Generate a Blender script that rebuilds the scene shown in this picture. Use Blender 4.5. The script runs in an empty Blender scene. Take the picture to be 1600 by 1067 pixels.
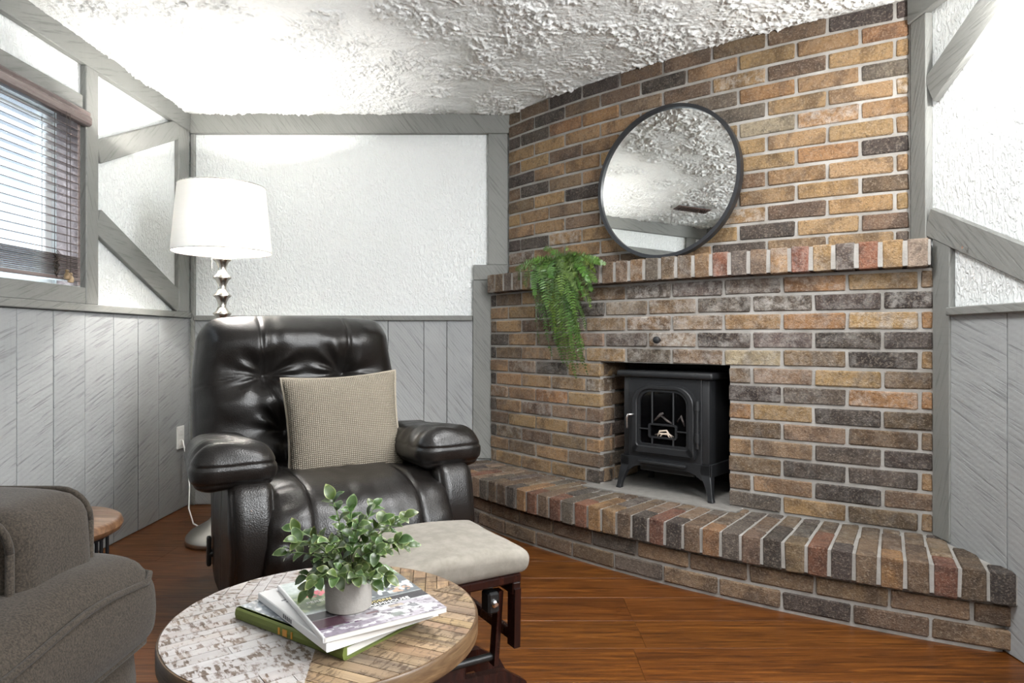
import bpy, bmesh, math, random
import numpy as np
from mathutils import Vector, Matrix, Euler, Quaternion
R = random.Random(7)
NR = np.random.RandomState(11)
PI = math.pi
SC = bpy.context.scene
COL = SC.collection

# ------------------------------------------------------------------ camera, sky, lights, exposure
CAM_Z = 0.88
cam = bpy.data.cameras.new('camera')
cam.sensor_width = 36.0
cam.lens = 23.625
cam.shift_x = 0.001875
cam.shift_y = -0.0034
cam.clip_start = 0.02
cam_o = bpy.data.objects.new('camera', cam)
cam_o.location = (0, 0, CAM_Z)
cam_o.rotation_euler = (PI / 2, 0, 0)
COL.objects.link(cam_o)
SC.camera = cam_o

w = bpy.data.worlds.new('sky')
SC.world = w
w.use_nodes = True
w.node_tree.nodes['Background'].inputs[0].default_value = (0.80, 0.90, 1.0, 1)
w.node_tree.nodes['Background'].inputs[1].default_value = 0.75

def area(name, loc, rot, sx, sy, power, color=(1, 1, 1)):
    l = bpy.data.lights.new(name, 'AREA')
    l.shape = 'RECTANGLE'
    l.size, l.size_y = sx, sy
    l.energy = power
    l.color = color
    o = bpy.data.objects.new(name, l)
    o.location = loc
    o.rotation_euler = rot
    COL.objects.link(o)
    return o

def point(name, loc, power, rad, color=(1, 1, 1)):
    l = bpy.data.lights.new(name, 'POINT')
    l.energy = power
    l.shadow_soft_size = rad
    l.color = color
    o = bpy.data.objects.new(name, l)
    o.location = loc
    COL.objects.link(o)
    return o

area('ceiling_fill_light', (0.30, 1.55, 2.00), (0, 0, 0), 0.5, 0.5, 8, (1, 1, 1))  # added fill under the ceiling, no fixture hangs here
area('rear_ceiling_fill_light', (0.2, -1.2, 2.00), (0, 0, 0), 0.9, 0.9, 7, (1, 1, 1))  # unseen fill added behind the camera to lift the room
area('side_fill_light', (1.36, 0.55, 1.45), (0, PI / 2, -0.30), 0.9, 1.1, 30, (0.96, 0.98, 1.0))  # added fill from the right side, no window behind it
area('window_daylight', (-2.75, 2.10, 2.75), (0, math.radians(-38), 0), 1.2, 1.4, 90, (0.90, 0.96, 1.0))

SC.view_settings.view_transform = 'Standard'
SC.view_settings.look = 'None'
SC.view_settings.gamma = 1.0
SC.view_settings.use_curve_mapping = False
SC.view_settings.exposure = 2.0
SC.cycles.max_bounces = 8
SC.cycles.diffuse_bounces = 5
SC.cycles.caustics_reflective = False
SC.cycles.caustics_refractive = False

# ------------------------------------------------------------------ node helpers and materials
class NT:
    def __init__(s, name):
        s.m = bpy.data.materials.new(name)
        s.m.use_nodes = True
        s.t = s.m.node_tree
        s.b = s.t.nodes['Principled BSDF']
    def n(s, kind, ins=None, **at):
        nd = s.t.nodes.new(kind)
        for k, v in at.items():
            setattr(nd, k, v)
        for k, v in (ins or {}).items():
            if isinstance(v, bpy.types.NodeSocket):
                s.t.links.new(v, nd.inputs[k])
            else:
                nd.inputs[k].default_value = v
        return nd
    def mix(s, fac, a, b, mode='MIX'):
        nd = s.t.nodes.new('ShaderNodeMix')
        nd.data_type = 'RGBA'
        nd.blend_type = mode
        for i, v in ((0, fac), (6, a), (7, b)):
            if isinstance(v, bpy.types.NodeSocket):
                s.t.links.new(v, nd.inputs[i])
            else:
                nd.inputs[i].default_value = v if i == 0 else (tuple(v) + (1,))[:4]
        return nd.outputs[2]
    def ramp(s, fac, stops):
        nd = s.t.nodes.new('ShaderNodeValToRGB')
        s.t.links.new(fac, nd.inputs[0])
        e = nd.color_ramp.elements
        while len(e) < len(stops):
            e.new(0.5)
        for el, (p, c) in zip(e, stops):
            el.position = p
            el.color = (c, c, c, 1) if isinstance(c, (int, float)) else tuple(c) + (1,)
        return nd.outputs[0]
    def math(s, op, a, b=0.0, c=0.0):
        nd = s.t.nodes.new('ShaderNodeMath')
        nd.operation = op
        for i, v in enumerate((a, b, c)):
            if isinstance(v, bpy.types.NodeSocket):
                s.t.links.new(v, nd.inputs[i])
            else:
                nd.inputs[i].default_value = v
        return nd.outputs[0]
    def coords(s, rnd=True, scale=(1, 1, 1), rot=(0, 0, 0)):
        tc = s.n('ShaderNodeTexCoord')
        out = tc.outputs['Object']
        if rnd:
            oi = s.n('ShaderNodeObjectInfo')
            sc = s.n('ShaderNodeVectorMath', {0: out}, operation='ADD')
            k = s.math('MULTIPLY', oi.outputs['Random'], 37.0)
            cb = s.n('ShaderNodeCombineXYZ', {0: k, 1: k, 2: k})
            s.t.links.new(cb.outputs[0], sc.inputs[1])
            out = sc.outputs[0]
        mp = s.n('ShaderNodeMapping', {0: out})
        mp.inputs['Scale'].default_value = scale
        mp.inputs['Rotation'].default_value = rot
        return mp.outputs[0]
    def noise(s, vec, scale, detail=4, rough=0.55, dist=0.0):
        return s.n('ShaderNodeTexNoise', {'Vector': vec, 'Scale': scale, 'Detail': detail,
                                          'Roughness': rough, 'Distortion': dist}).outputs['Fac']
    def set(s, **k):
        for a, v in k.items():
            key = a.replace('_', ' ')
            sock = s.b.inputs[key]
            if isinstance(v, bpy.types.NodeSocket):
                s.t.links.new(v, sock)
            elif isinstance(v, tuple) and len(v) == 3:
                sock.default_value = v + (1,)
            else:
                sock.default_value = v
        return s
    def bump(s, h, strength=0.3, dist=0.01):
        b = s.n('ShaderNodeBump', {'Strength': strength, 'Distance': dist, 'Height': h})
        s.t.links.new(b.outputs[0], s.b.inputs['Normal'])
        return s
    def objcol(s):
        return s.n('ShaderNodeObjectInfo').outputs['Color']
    def objalpha(s):
        return s.n('ShaderNodeObjectInfo').outputs['Alpha']

def plain(name, col, rough=0.5, metal=0.0, **k):
    t = NT(name)
    t.set(Base_Color=col, Roughness=rough, Metallic=metal, **k)
    return t.m

M = {}
def mat_brick():
    t = NT('brick')
    v = t.coords()
    oc = t.objcol()
    blot = t.ramp(t.noise(v, 8, 4, 0.62, 0.7), [(0.46, 0), (0.60, 1)])
    spk = t.ramp(t.noise(v, 150, 3, 0.6), [(0.53, 0), (0.62, 1)])
    pit = t.ramp(t.noise(v, 85, 5, 0.7), [(0.52, 0), (0.62, 1)])
    dark = t.mix(1.0, oc, (0.30, 0.28, 0.29), 'MULTIPLY')
    c = t.mix(t.math('MULTIPLY', blot, 0.70), oc, dark)
    c = t.mix(t.math('MULTIPLY', pit, 0.58), c, dark)
    lite = t.mix(0.5, oc, (0.62, 0.52, 0.40))
    c = t.mix(t.math('MULTIPLY', spk, 0.30), c, lite)
    white = t.ramp(t.noise(v, 26, 6, 0.75, 0.3), [(0.44, 0), (0.64, 1)])
    c = t.mix(t.math('MULTIPLY', white, t.objalpha()), c, (0.56, 0.53, 0.49))
    t.set(Base_Color=c, Roughness=0.85)
    hgt = t.math('ADD', t.noise(v, 60, 6, 0.7), t.math('MULTIPLY', t.noise(v, 240, 3, 0.6), 0.5))
    t.bump(hgt, 0.9, 0.008)
    return t.m
M['brick'] = mat_brick()

def mat_mortar():
    t = NT('mortar')
    v = t.coords(False)
    n = t.noise(v, 9, 5, 0.6)
    c = t.ramp(n, [(0.3, (0.2220, 0.2072, 0.1850)), (0.7, (0.3700, 0.3552, 0.3330))])
    t.set(Base_Color=c, Roughness=0.95)
    t.bump(t.noise(v, 140, 5, 0.7), 0.6, 0.004)
    return t.m
M['mortar'] = mat_mortar()

def mat_paint(name, col, saw=1.0):
    t = NT(name)
    v = t.coords(True)
    ang = t.coords(True, (1, 1, 1), (0.5, 0.5, 0.5))
    wv = t.n('ShaderNodeTexWave', {'Vector': ang, 'Scale': 26.0, 'Distortion': 3.0, 'Detail': 3.0, 'Detail Scale': 2.0})
    big = t.noise(v, 3.0, 4, 0.6)
    strk = t.ramp(t.noise(t.coords(True, (60, 60, 3.0)), 1.5, 4, 0.6), [(0.30, 0), (0.42, 1)])
    sv = t.n('ShaderNodeVectorMath', {0: ang}, operation='MULTIPLY')
    sv.inputs[1].default_value = (160, 6, 6)
    sm = t.ramp(t.noise(sv.outputs[0], 1.0, 3, 0.6), [(0.32, 0), (0.46, 1)])
    c = t.mix(big, tuple(x * 0.84 for x in col), tuple(x * 1.12 for x in col))
    c = t.mix(t.math('MULTIPLY', t.math('SUBTRACT', 1.0, sm), 0.46 * saw), c, tuple(x * 0.35 for x in col))
    c = t.mix(t.math('MULTIPLY', t.math('SUBTRACT', 1.0, strk), 0.12 * saw), c, tuple(x * 0.45 for x in col))
    t.set(Base_Color=c, Roughness=0.62)
    h = t.math('ADD', t.math('MULTIPLY', wv.outputs['Fac'], 0.3), sm)
    t.bump(h, 0.30 * saw, 0.003)
    return t.m
M['paint'] = mat_paint('grey_painted_wood', (0.205, 0.208, 0.196))
M['plank'] = mat_paint('grey_painted_plank', (0.325, 0.336, 0.338))

def mat_plaster():
    t = NT('white_plaster')
    v = t.coords(False)
    vs = t.coords(False, (1, 1, 0.55))
    a = t.noise(vs, 75, 4, 0.55, 0.8)
    b = t.n('ShaderNodeTexVoronoi', {'Vector': vs, 'Scale': 55.0}, feature='SMOOTH_F1').outputs['Distance']
    h = t.math('ADD', t.ramp(a, [(0.42, 0), (0.62, 1)]), t.math('MULTIPLY', b, 0.5))
    t.set(Base_Color=(0.83, 0.855, 0.85), Roughness=0.75)
    t.bump(h, 0.75, 0.006)
    return t.m
M['plaster'] = mat_plaster()

def mat_ceiling():
    t = NT('stucco_ceiling')
    v = t.coords(False)
    t.set(Base_Color=(0.85, 0.87, 0.86), Roughness=0.8)
    h = t.math('ADD', t.noise(v, 60, 5, 0.6, 1.0), t.math('MULTIPLY', t.noise(v, 160, 3), 0.4))
    t.bump(h, 0.65, 0.008)
    return t.m
M['ceiling'] = mat_ceiling()

def mat_wood(name, cols, scale=(3, 40, 40), rough=0.35, bump=0.12, tint=False):
    t = NT(name)
    v = t.coords(True, scale)
    n = t.noise(v, 1.0, 7, 0.66, 1.2)
    n2 = t.noise(t.coords(True, tuple(s * 0.28 for s in scale)), 1.0, 4, 0.6, 0.8)
    c = t.ramp(n, [(0.30, cols[0]), (0.48, cols[1]), (0.68, cols[2])])
    c = t.mix(t.ramp(n2, [(0.45, 0), (0.75, 0.5)]), c, cols[0])
    if tint:
        c = t.mix(1.0, c, t.objcol(), 'MULTIPLY')
    t.set(Base_Color=c, Roughness=t.ramp(n, [(0.3, rough * 1.25), (0.7, rough * 0.85)]), Specular_IOR_Level=0.36)
    t.bump(n, bump, 0.004)
    return t.m
M['floor'] = mat_wood('laminate_floor', ((0.023, 0.0070, 0.0012), (0.090, 0.028, 0.0042), (0.175, 0.061, 0.0110)), (4.5, 75, 75), 0.33, 0.10, True)
M['cherry'] = mat_wood('dark_cherry_wood', ((0.006, 0.002, 0.0015), (0.017, 0.0045, 0.003), (0.040, 0.011, 0.007)), (40, 40, 4), 0.28, 0.05)
M['sidewood'] = mat_wood('brown_table_wood', ((0.040, 0.018, 0.008), (0.105, 0.052, 0.025), (0.18, 0.098, 0.050)), (6, 40, 40), 0.35, 0.1)
M['rimwood'] = mat_wood('dark_rim_wood', ((0.03, 0.017, 0.008), (0.09, 0.05, 0.024), (0.16, 0.10, 0.05)), (9, 9, 60), 0.4, 0.1)
M['blindwood'] = mat_wood('dark_blind_wood', ((0.085, 0.064, 0.060), (0.17, 0.130, 0.122), (0.27, 0.22, 0.21)), (50, 3, 50), 0.25, 0.06)

def mat_reclaimed():
    t = NT('reclaimed_table_wood')
    v = t.coords(True)
    g = t.coords(True, (5, 55, 55))
    oc = t.objcol()
    n = t.noise(g, 1.0, 6, 0.65, 0.8)
    c = t.mix(t.ramp(n, [(0.3, 0.0), (0.62, 1.0)]), (0.0837, 0.0496, 0.0260), (0.2480, 0.1705, 0.0992))
    c = t.mix(1.0, c, oc, 'MULTIPLY')
    cross = t.coords(True, (150, 42, 20))
    saw = t.ramp(t.noise(cross, 1.0, 3, 0.6), [(0.50, 1.0), (0.58, 0.0)])
    patch = t.ramp(t.noise(v, 24, 5, 0.65), [(0.40, 0), (0.54, 1)])
    sawp = t.math('MULTIPLY', t.math('SUBTRACT', 1.0, saw), patch)
    white = t.mix(t.noise(v, 30, 4), (0.2880, 0.2664, 0.2520), (0.4464, 0.4428, 0.4536))
    glare_fac = t.math('MULTIPLY', t.objalpha(), t.math('SUBTRACT', 1.0, t.math('MULTIPLY', sawp, 0.85)))  # object alpha sets how much painted glare covers the wood
    c = t.mix(glare_fac, c, white)
    c = t.mix(t.math('MULTIPLY', sawp, 0.68), c, (0.055, 0.035, 0.025))
    t.set(Base_Color=c, Roughness=0.42)
    t.bump(t.math('ADD', n, t.math('MULTIPLY', sawp, -0.8)), 0.28, 0.003)
    return t.m
M['reclaimed'] = mat_reclaimed()

def mat_leather():
    t = NT('black_leather')
    v = t.coords(False)
    n = t.noise(v, 7, 5, 0.6)
    vo = t.n('ShaderNodeTexVoronoi', {'Vector': v, 'Scale': 260.0}).outputs['Distance']
    cr = t.noise(v, 22, 6, 0.7, 1.6)
    t.set(Base_Color=t.mix(n, (0.0050, 0.0043, 0.0040), (0.0125, 0.0102, 0.0090)),
          Roughness=t.ramp(n, [(0.3, 0.27), (0.75, 0.40)]), Specular_IOR_Level=0.50)
    t.bump(t.math('ADD', t.math('MULTIPLY', vo, 0.22), t.math('MULTIPLY', cr, 0.4)), 0.24, 0.008)
    return t.m
M['leather'] = mat_leather()

def mat_fabric(name, lo, hi, scale=260, bump=0.35, mottled=0.5):
    t = NT(name)
    v = t.coords(False)
    f = t.noise(v, scale, 3, 0.7)
    g = t.noise(v, 9, 5, 0.6)
    fac = t.math('ADD', t.math('MULTIPLY', t.ramp(f, [(0.38, 0), (0.62, 1)]), 1 - mottled), t.math('MULTIPLY', g, mottled))
    t.set(Base_Color=t.mix(fac, lo, hi), Roughness=0.95, Sheen_Weight=0.06, Specular_IOR_Level=0.25)
    t.bump(f, bump, 0.002)
    return t.m
M['sofa'] = mat_fabric('grey_brown_upholstery', (0.0075, 0.0056, 0.0038), (0.040, 0.031, 0.0225), 480, 0.35, 0.30)
M['suede'] = mat_fabric('beige_microfibre', (0.1450, 0.1305, 0.1073), (0.2552, 0.2349, 0.2030), 30, 0.08, 0.6)

def mat_weave():
    t = NT('beige_basket_weave')
    v = t.coords(False, (1, 1, 1), (0, 0, 0))
    w1 = t.n('ShaderNodeTexWave', {'Vector': v, 'Scale': 48.0, 'Distortion': 0.4}, bands_direction='X').outputs['Fac']
    w2 = t.n('ShaderNodeTexWave', {'Vector': v, 'Scale': 48.0, 'Distortion': 0.4}, bands_direction='Z').outputs['Fac']
    k = t.math('MULTIPLY', w1, w2)
    kk = t.ramp(k, [(0.05, 0), (0.45, 1)])
    t.set(Base_Color=t.mix(kk, (0.1584, 0.1332, 0.0972), (0.4032, 0.3600, 0.2880)), Roughness=0.95)
    t.bump(k, 0.7, 0.006)
    return t.m
M['weave'] = mat_weave()
M['piping'] = mat_fabric('beige_piping', (0.2448, 0.2108, 0.1632), (0.3740, 0.3332, 0.2720), 300, 0.2)

def mat_iron():
    t = NT('black_cast_iron')
    v = t.coords(False)
    t.set(Base_Color=(0.0128, 0.0135, 0.0150), Roughness=0.46, Specular_IOR_Level=0.5)
    t.bump(t.noise(v, 380, 3, 0.6), 0.15, 0.002)
    return t.m
M['iron'] = mat_iron()
M['blackmetal'] = plain('black_metal', (0.012, 0.012, 0.013), 0.38, 0.6)
M['mframe'] = plain('mirror_frame_black', (0.022, 0.023, 0.026), 0.35, 0.2)
M['mirror'] = plain('mirror_glass', (0.93, 0.95, 0.94), 0.0, 1.0)
M['nickel'] = plain('brushed_nickel', (0.60, 0.57, 0.52), 0.27, 1.0)
M['chrome'] = plain('chrome', (0.85, 0.85, 0.85), 0.15, 1.0)
M['whiteplastic'] = plain('white_plastic', (0.80, 0.80, 0.78), 0.4)
M['black'] = plain('soot_black', (0.006, 0.006, 0.006), 0.9)
M['soil'] = plain('potting_soil', (0.03, 0.022, 0.015), 0.95)
M['rubber'] = plain('black_plastic', (0.010, 0.010, 0.010), 0.45)
M['brownmetal'] = plain('brown_vent_metal', (0.11, 0.070, 0.058), 0.45)
M['paper'] = plain('page_paper', (0.55, 0.53, 0.50), 0.7)
M['tassel'] = mat_wood('tassel_wood', ((0.12, 0.08, 0.04), (0.30, 0.21, 0.12), (0.45, 0.33, 0.2)), (20, 20, 20), 0.4, 0.05)
M['cord'] = plain('brown_cord', (0.06, 0.045, 0.035), 0.8)

def mat_concrete(name, lo, hi):
    t = NT(name)
    v = t.coords(False)
    n = t.noise(v, 28, 6, 0.65)
    t.set(Base_Color=t.mix(n, lo, hi), Roughness=0.9)
    t.bump(t.noise(v, 130, 5, 0.65), 0.35, 0.003)
    return t.m
M['potstone'] = mat_concrete('concrete_pot', (0.1836, 0.1700, 0.1530), (0.3400, 0.3196, 0.2924))
M['slab'] = mat_concrete('hearth_slab', (0.1190, 0.1120, 0.1015), (0.2940, 0.2800, 0.2590))

def mat_shade():
    t = NT('linen_lamp_shade')
    v = t.coords(False, (8, 8, 260))
    n = t.noise(v, 1.0, 3)
    t.set(Base_Color=t.mix(n, (0.86, 0.84, 0.80), (0.92, 0.91, 0.88)), Roughness=0.85)
    tr = t.n('ShaderNodeBsdfTranslucent', {'Color': (0.95, 0.93, 0.89, 1)})
    mx = t.n('ShaderNodeMixShader', {0: 0.12, 1: t.b.outputs[0], 2: tr.outputs[0]})
    t.t.links.new(mx.outputs[0], t.t.nodes['Material Output'].inputs[0])
    return t.m
M['shade'] = mat_shade()

def mat_emit(name, col, s):
    t = NT(name)
    t.set(Base_Color=col, Emission_Color=col, Emission_Strength=s, Roughness=0.4)
    return t.m
M['bulb'] = mat_emit('lamp_bulb_glow', (1.0, 0.93, 0.82), 14.0)
M['opal'] = mat_emit('opal_glass_glow', (1.0, 0.98, 0.95), 1.6)

def mat_glass(name, col, fac):
    t = NT(name)
    g = t.n('ShaderNodeBsdfGlossy', {'Color': (1, 1, 1, 1), 'Roughness': 0.03})
    tr = t.n('ShaderNodeBsdfTransparent', {'Color': col + (1,)})
    fr = t.n('ShaderNodeFresnel', {'IOR': 1.45})
    f = t.math('MULTIPLY', t.math('ADD', fr.outputs[0], fac), t.math('SUBTRACT', 1.0, t.n('ShaderNodeNewGeometry').outputs['Backfacing']))
    mx = t.n('ShaderNodeMixShader', {0: f, 1: tr.outputs[0], 2: g.outputs[0]})
    t.t.links.new(mx.outputs[0], t.t.nodes['Material Output'].inputs[0])
    return t.m
M['pane'] = mat_glass('window_glass', (0.92, 0.97, 1.0), 0.02)
M['stoveglass'] = mat_glass('stove_glass', (0.55, 0.55, 0.57), 0.02)

def mat_leaf(name, a, b, rough=0.4):
    t = NT(name)
    v = t.coords(True)
    n = t.noise(v, 90, 3)
    c = t.mix(n, a, b)
    c = t.mix(1.0, c, t.objcol(), 'MULTIPLY')
    t.set(Base_Color=c, Roughness=rough)
    return t.m
M['leaf'] = mat_leaf('leaf_green', (0.0132, 0.0343, 0.0066), (0.0409, 0.0759, 0.0158))
M['leafrim'] = mat_leaf('leaf_pale_rim', (0.0858, 0.1320, 0.0462), (0.1452, 0.1980, 0.0858))
M['stem'] = mat_leaf('stem_green', (0.06, 0.10, 0.03), (0.10, 0.15, 0.05))
M['fern'] = mat_leaf('fern_green', (0.018, 0.060, 0.009), (0.115, 0.215, 0.040), 0.34)

def mat_print():
    t = NT('printed_cover')
    a = t.n('ShaderNodeVertexColor', layer_name='print')
    t.set(Base_Color=a.outputs['Color'], Roughness=0.24)
    return t.m
M['print'] = mat_print()

# ------------------------------------------------------------------ mesh helpers
def link(o, parent=None):
    COL.objects.link(o)
    if parent is not None:
        o.parent = parent
    return o

def tag(o, label=None, cat=None, group=None, kind=None):
    if label: o['label'] = label
    if cat: o['category'] = cat
    if group: o['group'] = group
    if kind: o['kind'] = kind
    return o

def mesh(name, verts, faces, mat, parent=None, smooth=False, angle=None):
    me = bpy.data.meshes.new(name)
    me.from_pydata([tuple(v) for v in verts], [], [tuple(f) for f in faces])
    return fin(name, me, mat, parent, smooth, angle)

def fin(name, me, mat, parent=None, smooth=False, angle=None):
    mats = mat if isinstance(mat, (list, tuple)) else [mat]
    for m in mats:
        me.materials.append(M[m] if isinstance(m, str) else m)
    if smooth:
        me.polygons.foreach_set('use_smooth', [True] * len(me.polygons))
        if angle:
            me.set_sharp_from_angle(angle=angle)
    me.update()
    return link(bpy.data.objects.new(name, me), parent)

def obj(name, bm, mat, parent=None, smooth=False, angle=None, kind=None):
    bmesh.ops.recalc_face_normals(bm, faces=bm.faces)
    me = bpy.data.meshes.new(name)
    bm.to_mesh(me)
    bm.free()
    o = fin(name, me, mat, parent, smooth, angle)
    if kind: o['kind'] = kind
    return o

def empty(name, loc, rz=0.0, label=None, cat=None, group=None, rot=None):
    o = bpy.data.objects.new(name, None)
    o.empty_display_size = 0.05
    o.location = loc
    o.rotation_euler = rot if rot is not None else (0, 0, rz)
    link(o)
    return tag(o, label, cat, group)

def add_box(bm, c, s, rot=None, bev=0.0, seg=1):
    r = bmesh.ops.create_cube(bm, size=1.0)
    vs = r['verts']
    bmesh.ops.scale(bm, vec=s, verts=vs)
    if bev > 0:
        es = list({e for v in vs for e in v.link_edges})
        b = bmesh.ops.bevel(bm, geom=es, offset=bev, segments=seg, affect='EDGES', profile=0.5)
        vs = list({v for f in b['faces'] for v in f.verts} | {v for v in vs if v.is_valid})
    if rot is not None:
        bmesh.ops.rotate(bm, cent=(0, 0, 0), matrix=Euler(rot).to_matrix(), verts=vs)
    bmesh.ops.translate(bm, vec=c, verts=vs)
    return vs

def box(name, c, s, mat, parent=None, bev=0.0, seg=1, rot=None, smooth=False):
    bm = bmesh.new()
    add_box(bm, c, s, rot, bev, seg)
    return obj(name, bm, mat, parent, smooth, 0.6 if smooth else None)

def add_tube(bm, pts, rad, n=8, caps=True):
    pts = [Vector(p) for p in pts]
    rads = rad if isinstance(rad, (list, tuple)) else [rad] * len(pts)
    rings = []
    up = None
    for i, p in enumerate(pts):
        d = (pts[min(i + 1, len(pts) - 1)] - pts[max(i - 1, 0)]).normalized()
        if up is None:
            up = Vector((0, 0, 1)) if abs(d.z) < 0.9 else Vector((1, 0, 0))
        a = d.cross(up)
        if a.length < 1e-5: a = d.cross(Vector((0, 1, 0)))
        a.normalize()
        b = a.cross(d).normalized()
        up = b
        rings.append([bm.verts.new(p + (a * math.cos(t) + b * math.sin(t)) * rads[i])
                      for t in [2 * PI * k / n for k in range(n)]])
    for r0, r1 in zip(rings, rings[1:]):
        for k in range(n):
            bm.faces.new((r0[k], r0[(k + 1) % n], r1[(k + 1) % n], r1[k]))
    if caps:
        bm.faces.new(rings[0][::-1])
        bm.faces.new(rings[-1])

def tube(name, pts, rad, mat, parent=None, n=8):
    bm = bmesh.new()
    add_tube(bm, pts, rad, n)
    return obj(name, bm, mat, parent, True, 0.9)

def add_lathe(bm, prof, n=32, c=(0, 0, 0)):
    rings = []
    for r, z in prof:
        if r < 1e-6:
            rings.append([bm.verts.new((c[0], c[1], c[2] + z))])
        else:
            rings.append([bm.verts.new((c[0] + r * math.cos(2 * PI * k / n), c[1] + r * math.sin(2 * PI * k / n), c[2] + z)) for k in range(n)])
    for a, b in zip(rings, rings[1:]):
        if len(a) == 1 and len(b) == 1: continue
        for k in range(n):
            k2 = (k + 1) % n
            if len(a) == 1: bm.faces.new((a[0], b[k2], b[k]))
            elif len(b) == 1: bm.faces.new((a[k], a[k2], b[0]))
            else: bm.faces.new((a[k], a[k2], b[k2], b[k]))

def lathe(name, prof, mat, parent=None, n=32, c=(0, 0, 0), angle=0.7):
    bm = bmesh.new()
    add_lathe(bm, prof, n, c)
    return obj(name, bm, mat, parent, True, angle)

def add_prism(bm, pts, z0, z1):
    a = [bm.verts.new((x, y, z0)) for x, y in pts]
    b = [bm.verts.new((x, y, z1)) for x, y in pts]
    n = len(pts)
    bm.faces.new(a[::-1])
    bm.faces.new(b)
    for k in range(n):
        bm.faces.new((a[k], a[(k + 1) % n], b[(k + 1) % n], b[k]))

def prism(name, pts, z0, z1, mat, parent=None, bev=0.0):
    bm = bmesh.new()
    add_prism(bm, pts, z0, z1)
    if bev:
        bmesh.ops.bevel(bm, geom=bm.edges[:], offset=bev, segments=1, affect='EDGES')
    return obj(name, bm, mat, parent)

def add_panel(bm, pts, y0, y1):              # polygon in x,z extruded along y
    a = [bm.verts.new((x, y0, z)) for x, z in pts]
    b = [bm.verts.new((x, y1, z)) for x, z in pts]
    n = len(pts)
    bm.faces.new(a); bm.faces.new(b[::-1])
    for k in range(n):
        bm.faces.new((a[k], b[k], b[(k + 1) % n], a[(k + 1) % n]))

def add_ring(bm, outer, inner, y0, y1):      # frame between two outlines of equal count, in x,z
    n = len(outer)
    L = [[bm.verts.new((x, y, z)) for x, z in pts] for pts, y in ((outer, y0), (inner, y0), (inner, y1), (outer, y1))]
    for q in range(4):
        A, B = L[q], L[(q + 1) % 4]
        for k in range(n):
            bm.faces.new((A[k], A[(k + 1) % n], B[(k + 1) % n], B[k]))

def puffy(hx, hy, hz, r, n, fn=None):
    """rounded box of half sizes, dense grid, optional deform on an (N,3) array -> verts, faces"""
    bm = bmesh.new()
    ns = n if isinstance(n, (tuple, list)) else (n, n, n)
    h = np.array((hx, hy, hz))
    for ax in range(3):
        u, v = (ax + 1) % 3, (ax + 2) % 3
        for sg in (-1, 1):
            gu = np.linspace(-1, 1, ns[u] + 1); gv = np.linspace(-1, 1, ns[v] + 1)
            vs = []
            for a in gu:
                for b in gv:
                    p = [0, 0, 0]; p[ax] = sg; p[u] = a; p[v] = b
                    vs.append(bm.verts.new(p))
            W = ns[v] + 1
            for i in range(ns[u]):
                for j in range(ns[v]):
                    q = [vs[i * W + j], vs[(i + 1) * W + j], vs[(i + 1) * W + j + 1], vs[i * W + j + 1]]
                    bm.faces.new(q if sg > 0 else q[::-1])
    bmesh.ops.remove_doubles(bm, verts=bm.verts, dist=1e-5)
    P = np.array([v.co[:] for v in bm.verts])
    P = P * h
    rr = np.minimum(r, h)
    Q = np.clip(P, -(h - rr), h - rr)
    D = (P - Q) / rr
    L = np.linalg.norm(D, axis=1, keepdims=True)
    L[L == 0] = 1
    m = np.max(np.abs(D), axis=1, keepdims=True)
    P = Q + D / L * m * rr
    if fn is not None:
        P = fn(P)
    for v, p in zip(bm.verts, P):
        v.co = p
    return bm

def sstep(a, b, x):
    t = np.clip((x - a) / (b - a), 0, 1)
    return t * t * (3 - 2 * t)

def vnoise(x, y, seed=0):
    rs = np.random.RandomState(seed)
    T = rs.rand(64, 64)
    xi = np.floor(x).astype(int); yi = np.floor(y).astype(int)
    fx = x - xi; fy = y - yi
    fx = fx * fx * (3 - 2 * fx); fy = fy * fy * (3 - 2 * fy)
    a = T[xi % 64, yi % 64]; b = T[(xi + 1) % 64, yi % 64]
    c = T[xi % 64, (yi + 1) % 64]; d = T[(xi + 1) % 64, (yi + 1) % 64]
    return (a * (1 - fx) + b * fx) * (1 - fy) + (c * (1 - fx) + d * fx) * fy

def grid_mesh(name, X, Y, Z, mat, parent=None, smooth=True):
    nx, ny = X.shape
    co = np.stack([X, Y, Z], -1).reshape(-1, 3).astype(np.float32)
    i, j = np.meshgrid(np.arange(nx - 1), np.arange(ny - 1), indexing='ij')
    a = (i * ny + j).ravel()
    f = np.stack([a, a + ny, a + ny + 1, a + 1], -1).astype(np.int32)
    me = bpy.data.meshes.new(name)
    me.vertices.add(len(co)); me.vertices.foreach_set('co', co.ravel())
    me.loops.add(f.size); me.loops.foreach_set('vertex_index', f.ravel())
    me.polygons.add(len(f)); me.polygons.foreach_set('loop_start', np.arange(0, f.size, 4, dtype=np.int32))
    me.update(calc_edges=True)
    return fin(name, me, mat, parent, smooth)

def text_obj(name, body, size, mat, parent, loc, rot, extrude=0.0002):
    cu = bpy.data.curves.new(name, 'FONT')
    cu.body = body
    cu.size = size
    cu.extrude = extrude
    o = bpy.data.objects.new(name, cu)
    me = bpy.data.meshes.new_from_object(o)
    bpy.data.objects.remove(o)
    me.materials.clear()
    r = fin(name, me, mat, parent)
    r.location = loc
    r.rotation_euler = rot
    return r
# ------------------------------------------------------------------ room dimensions (metres)
XL, XR, YB, ZC = -1.71, 1.40, 3.56, 2.06
YR = -2.0                                     # rear wall
BT = 0.022                                    # thickness of the trim boards

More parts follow.
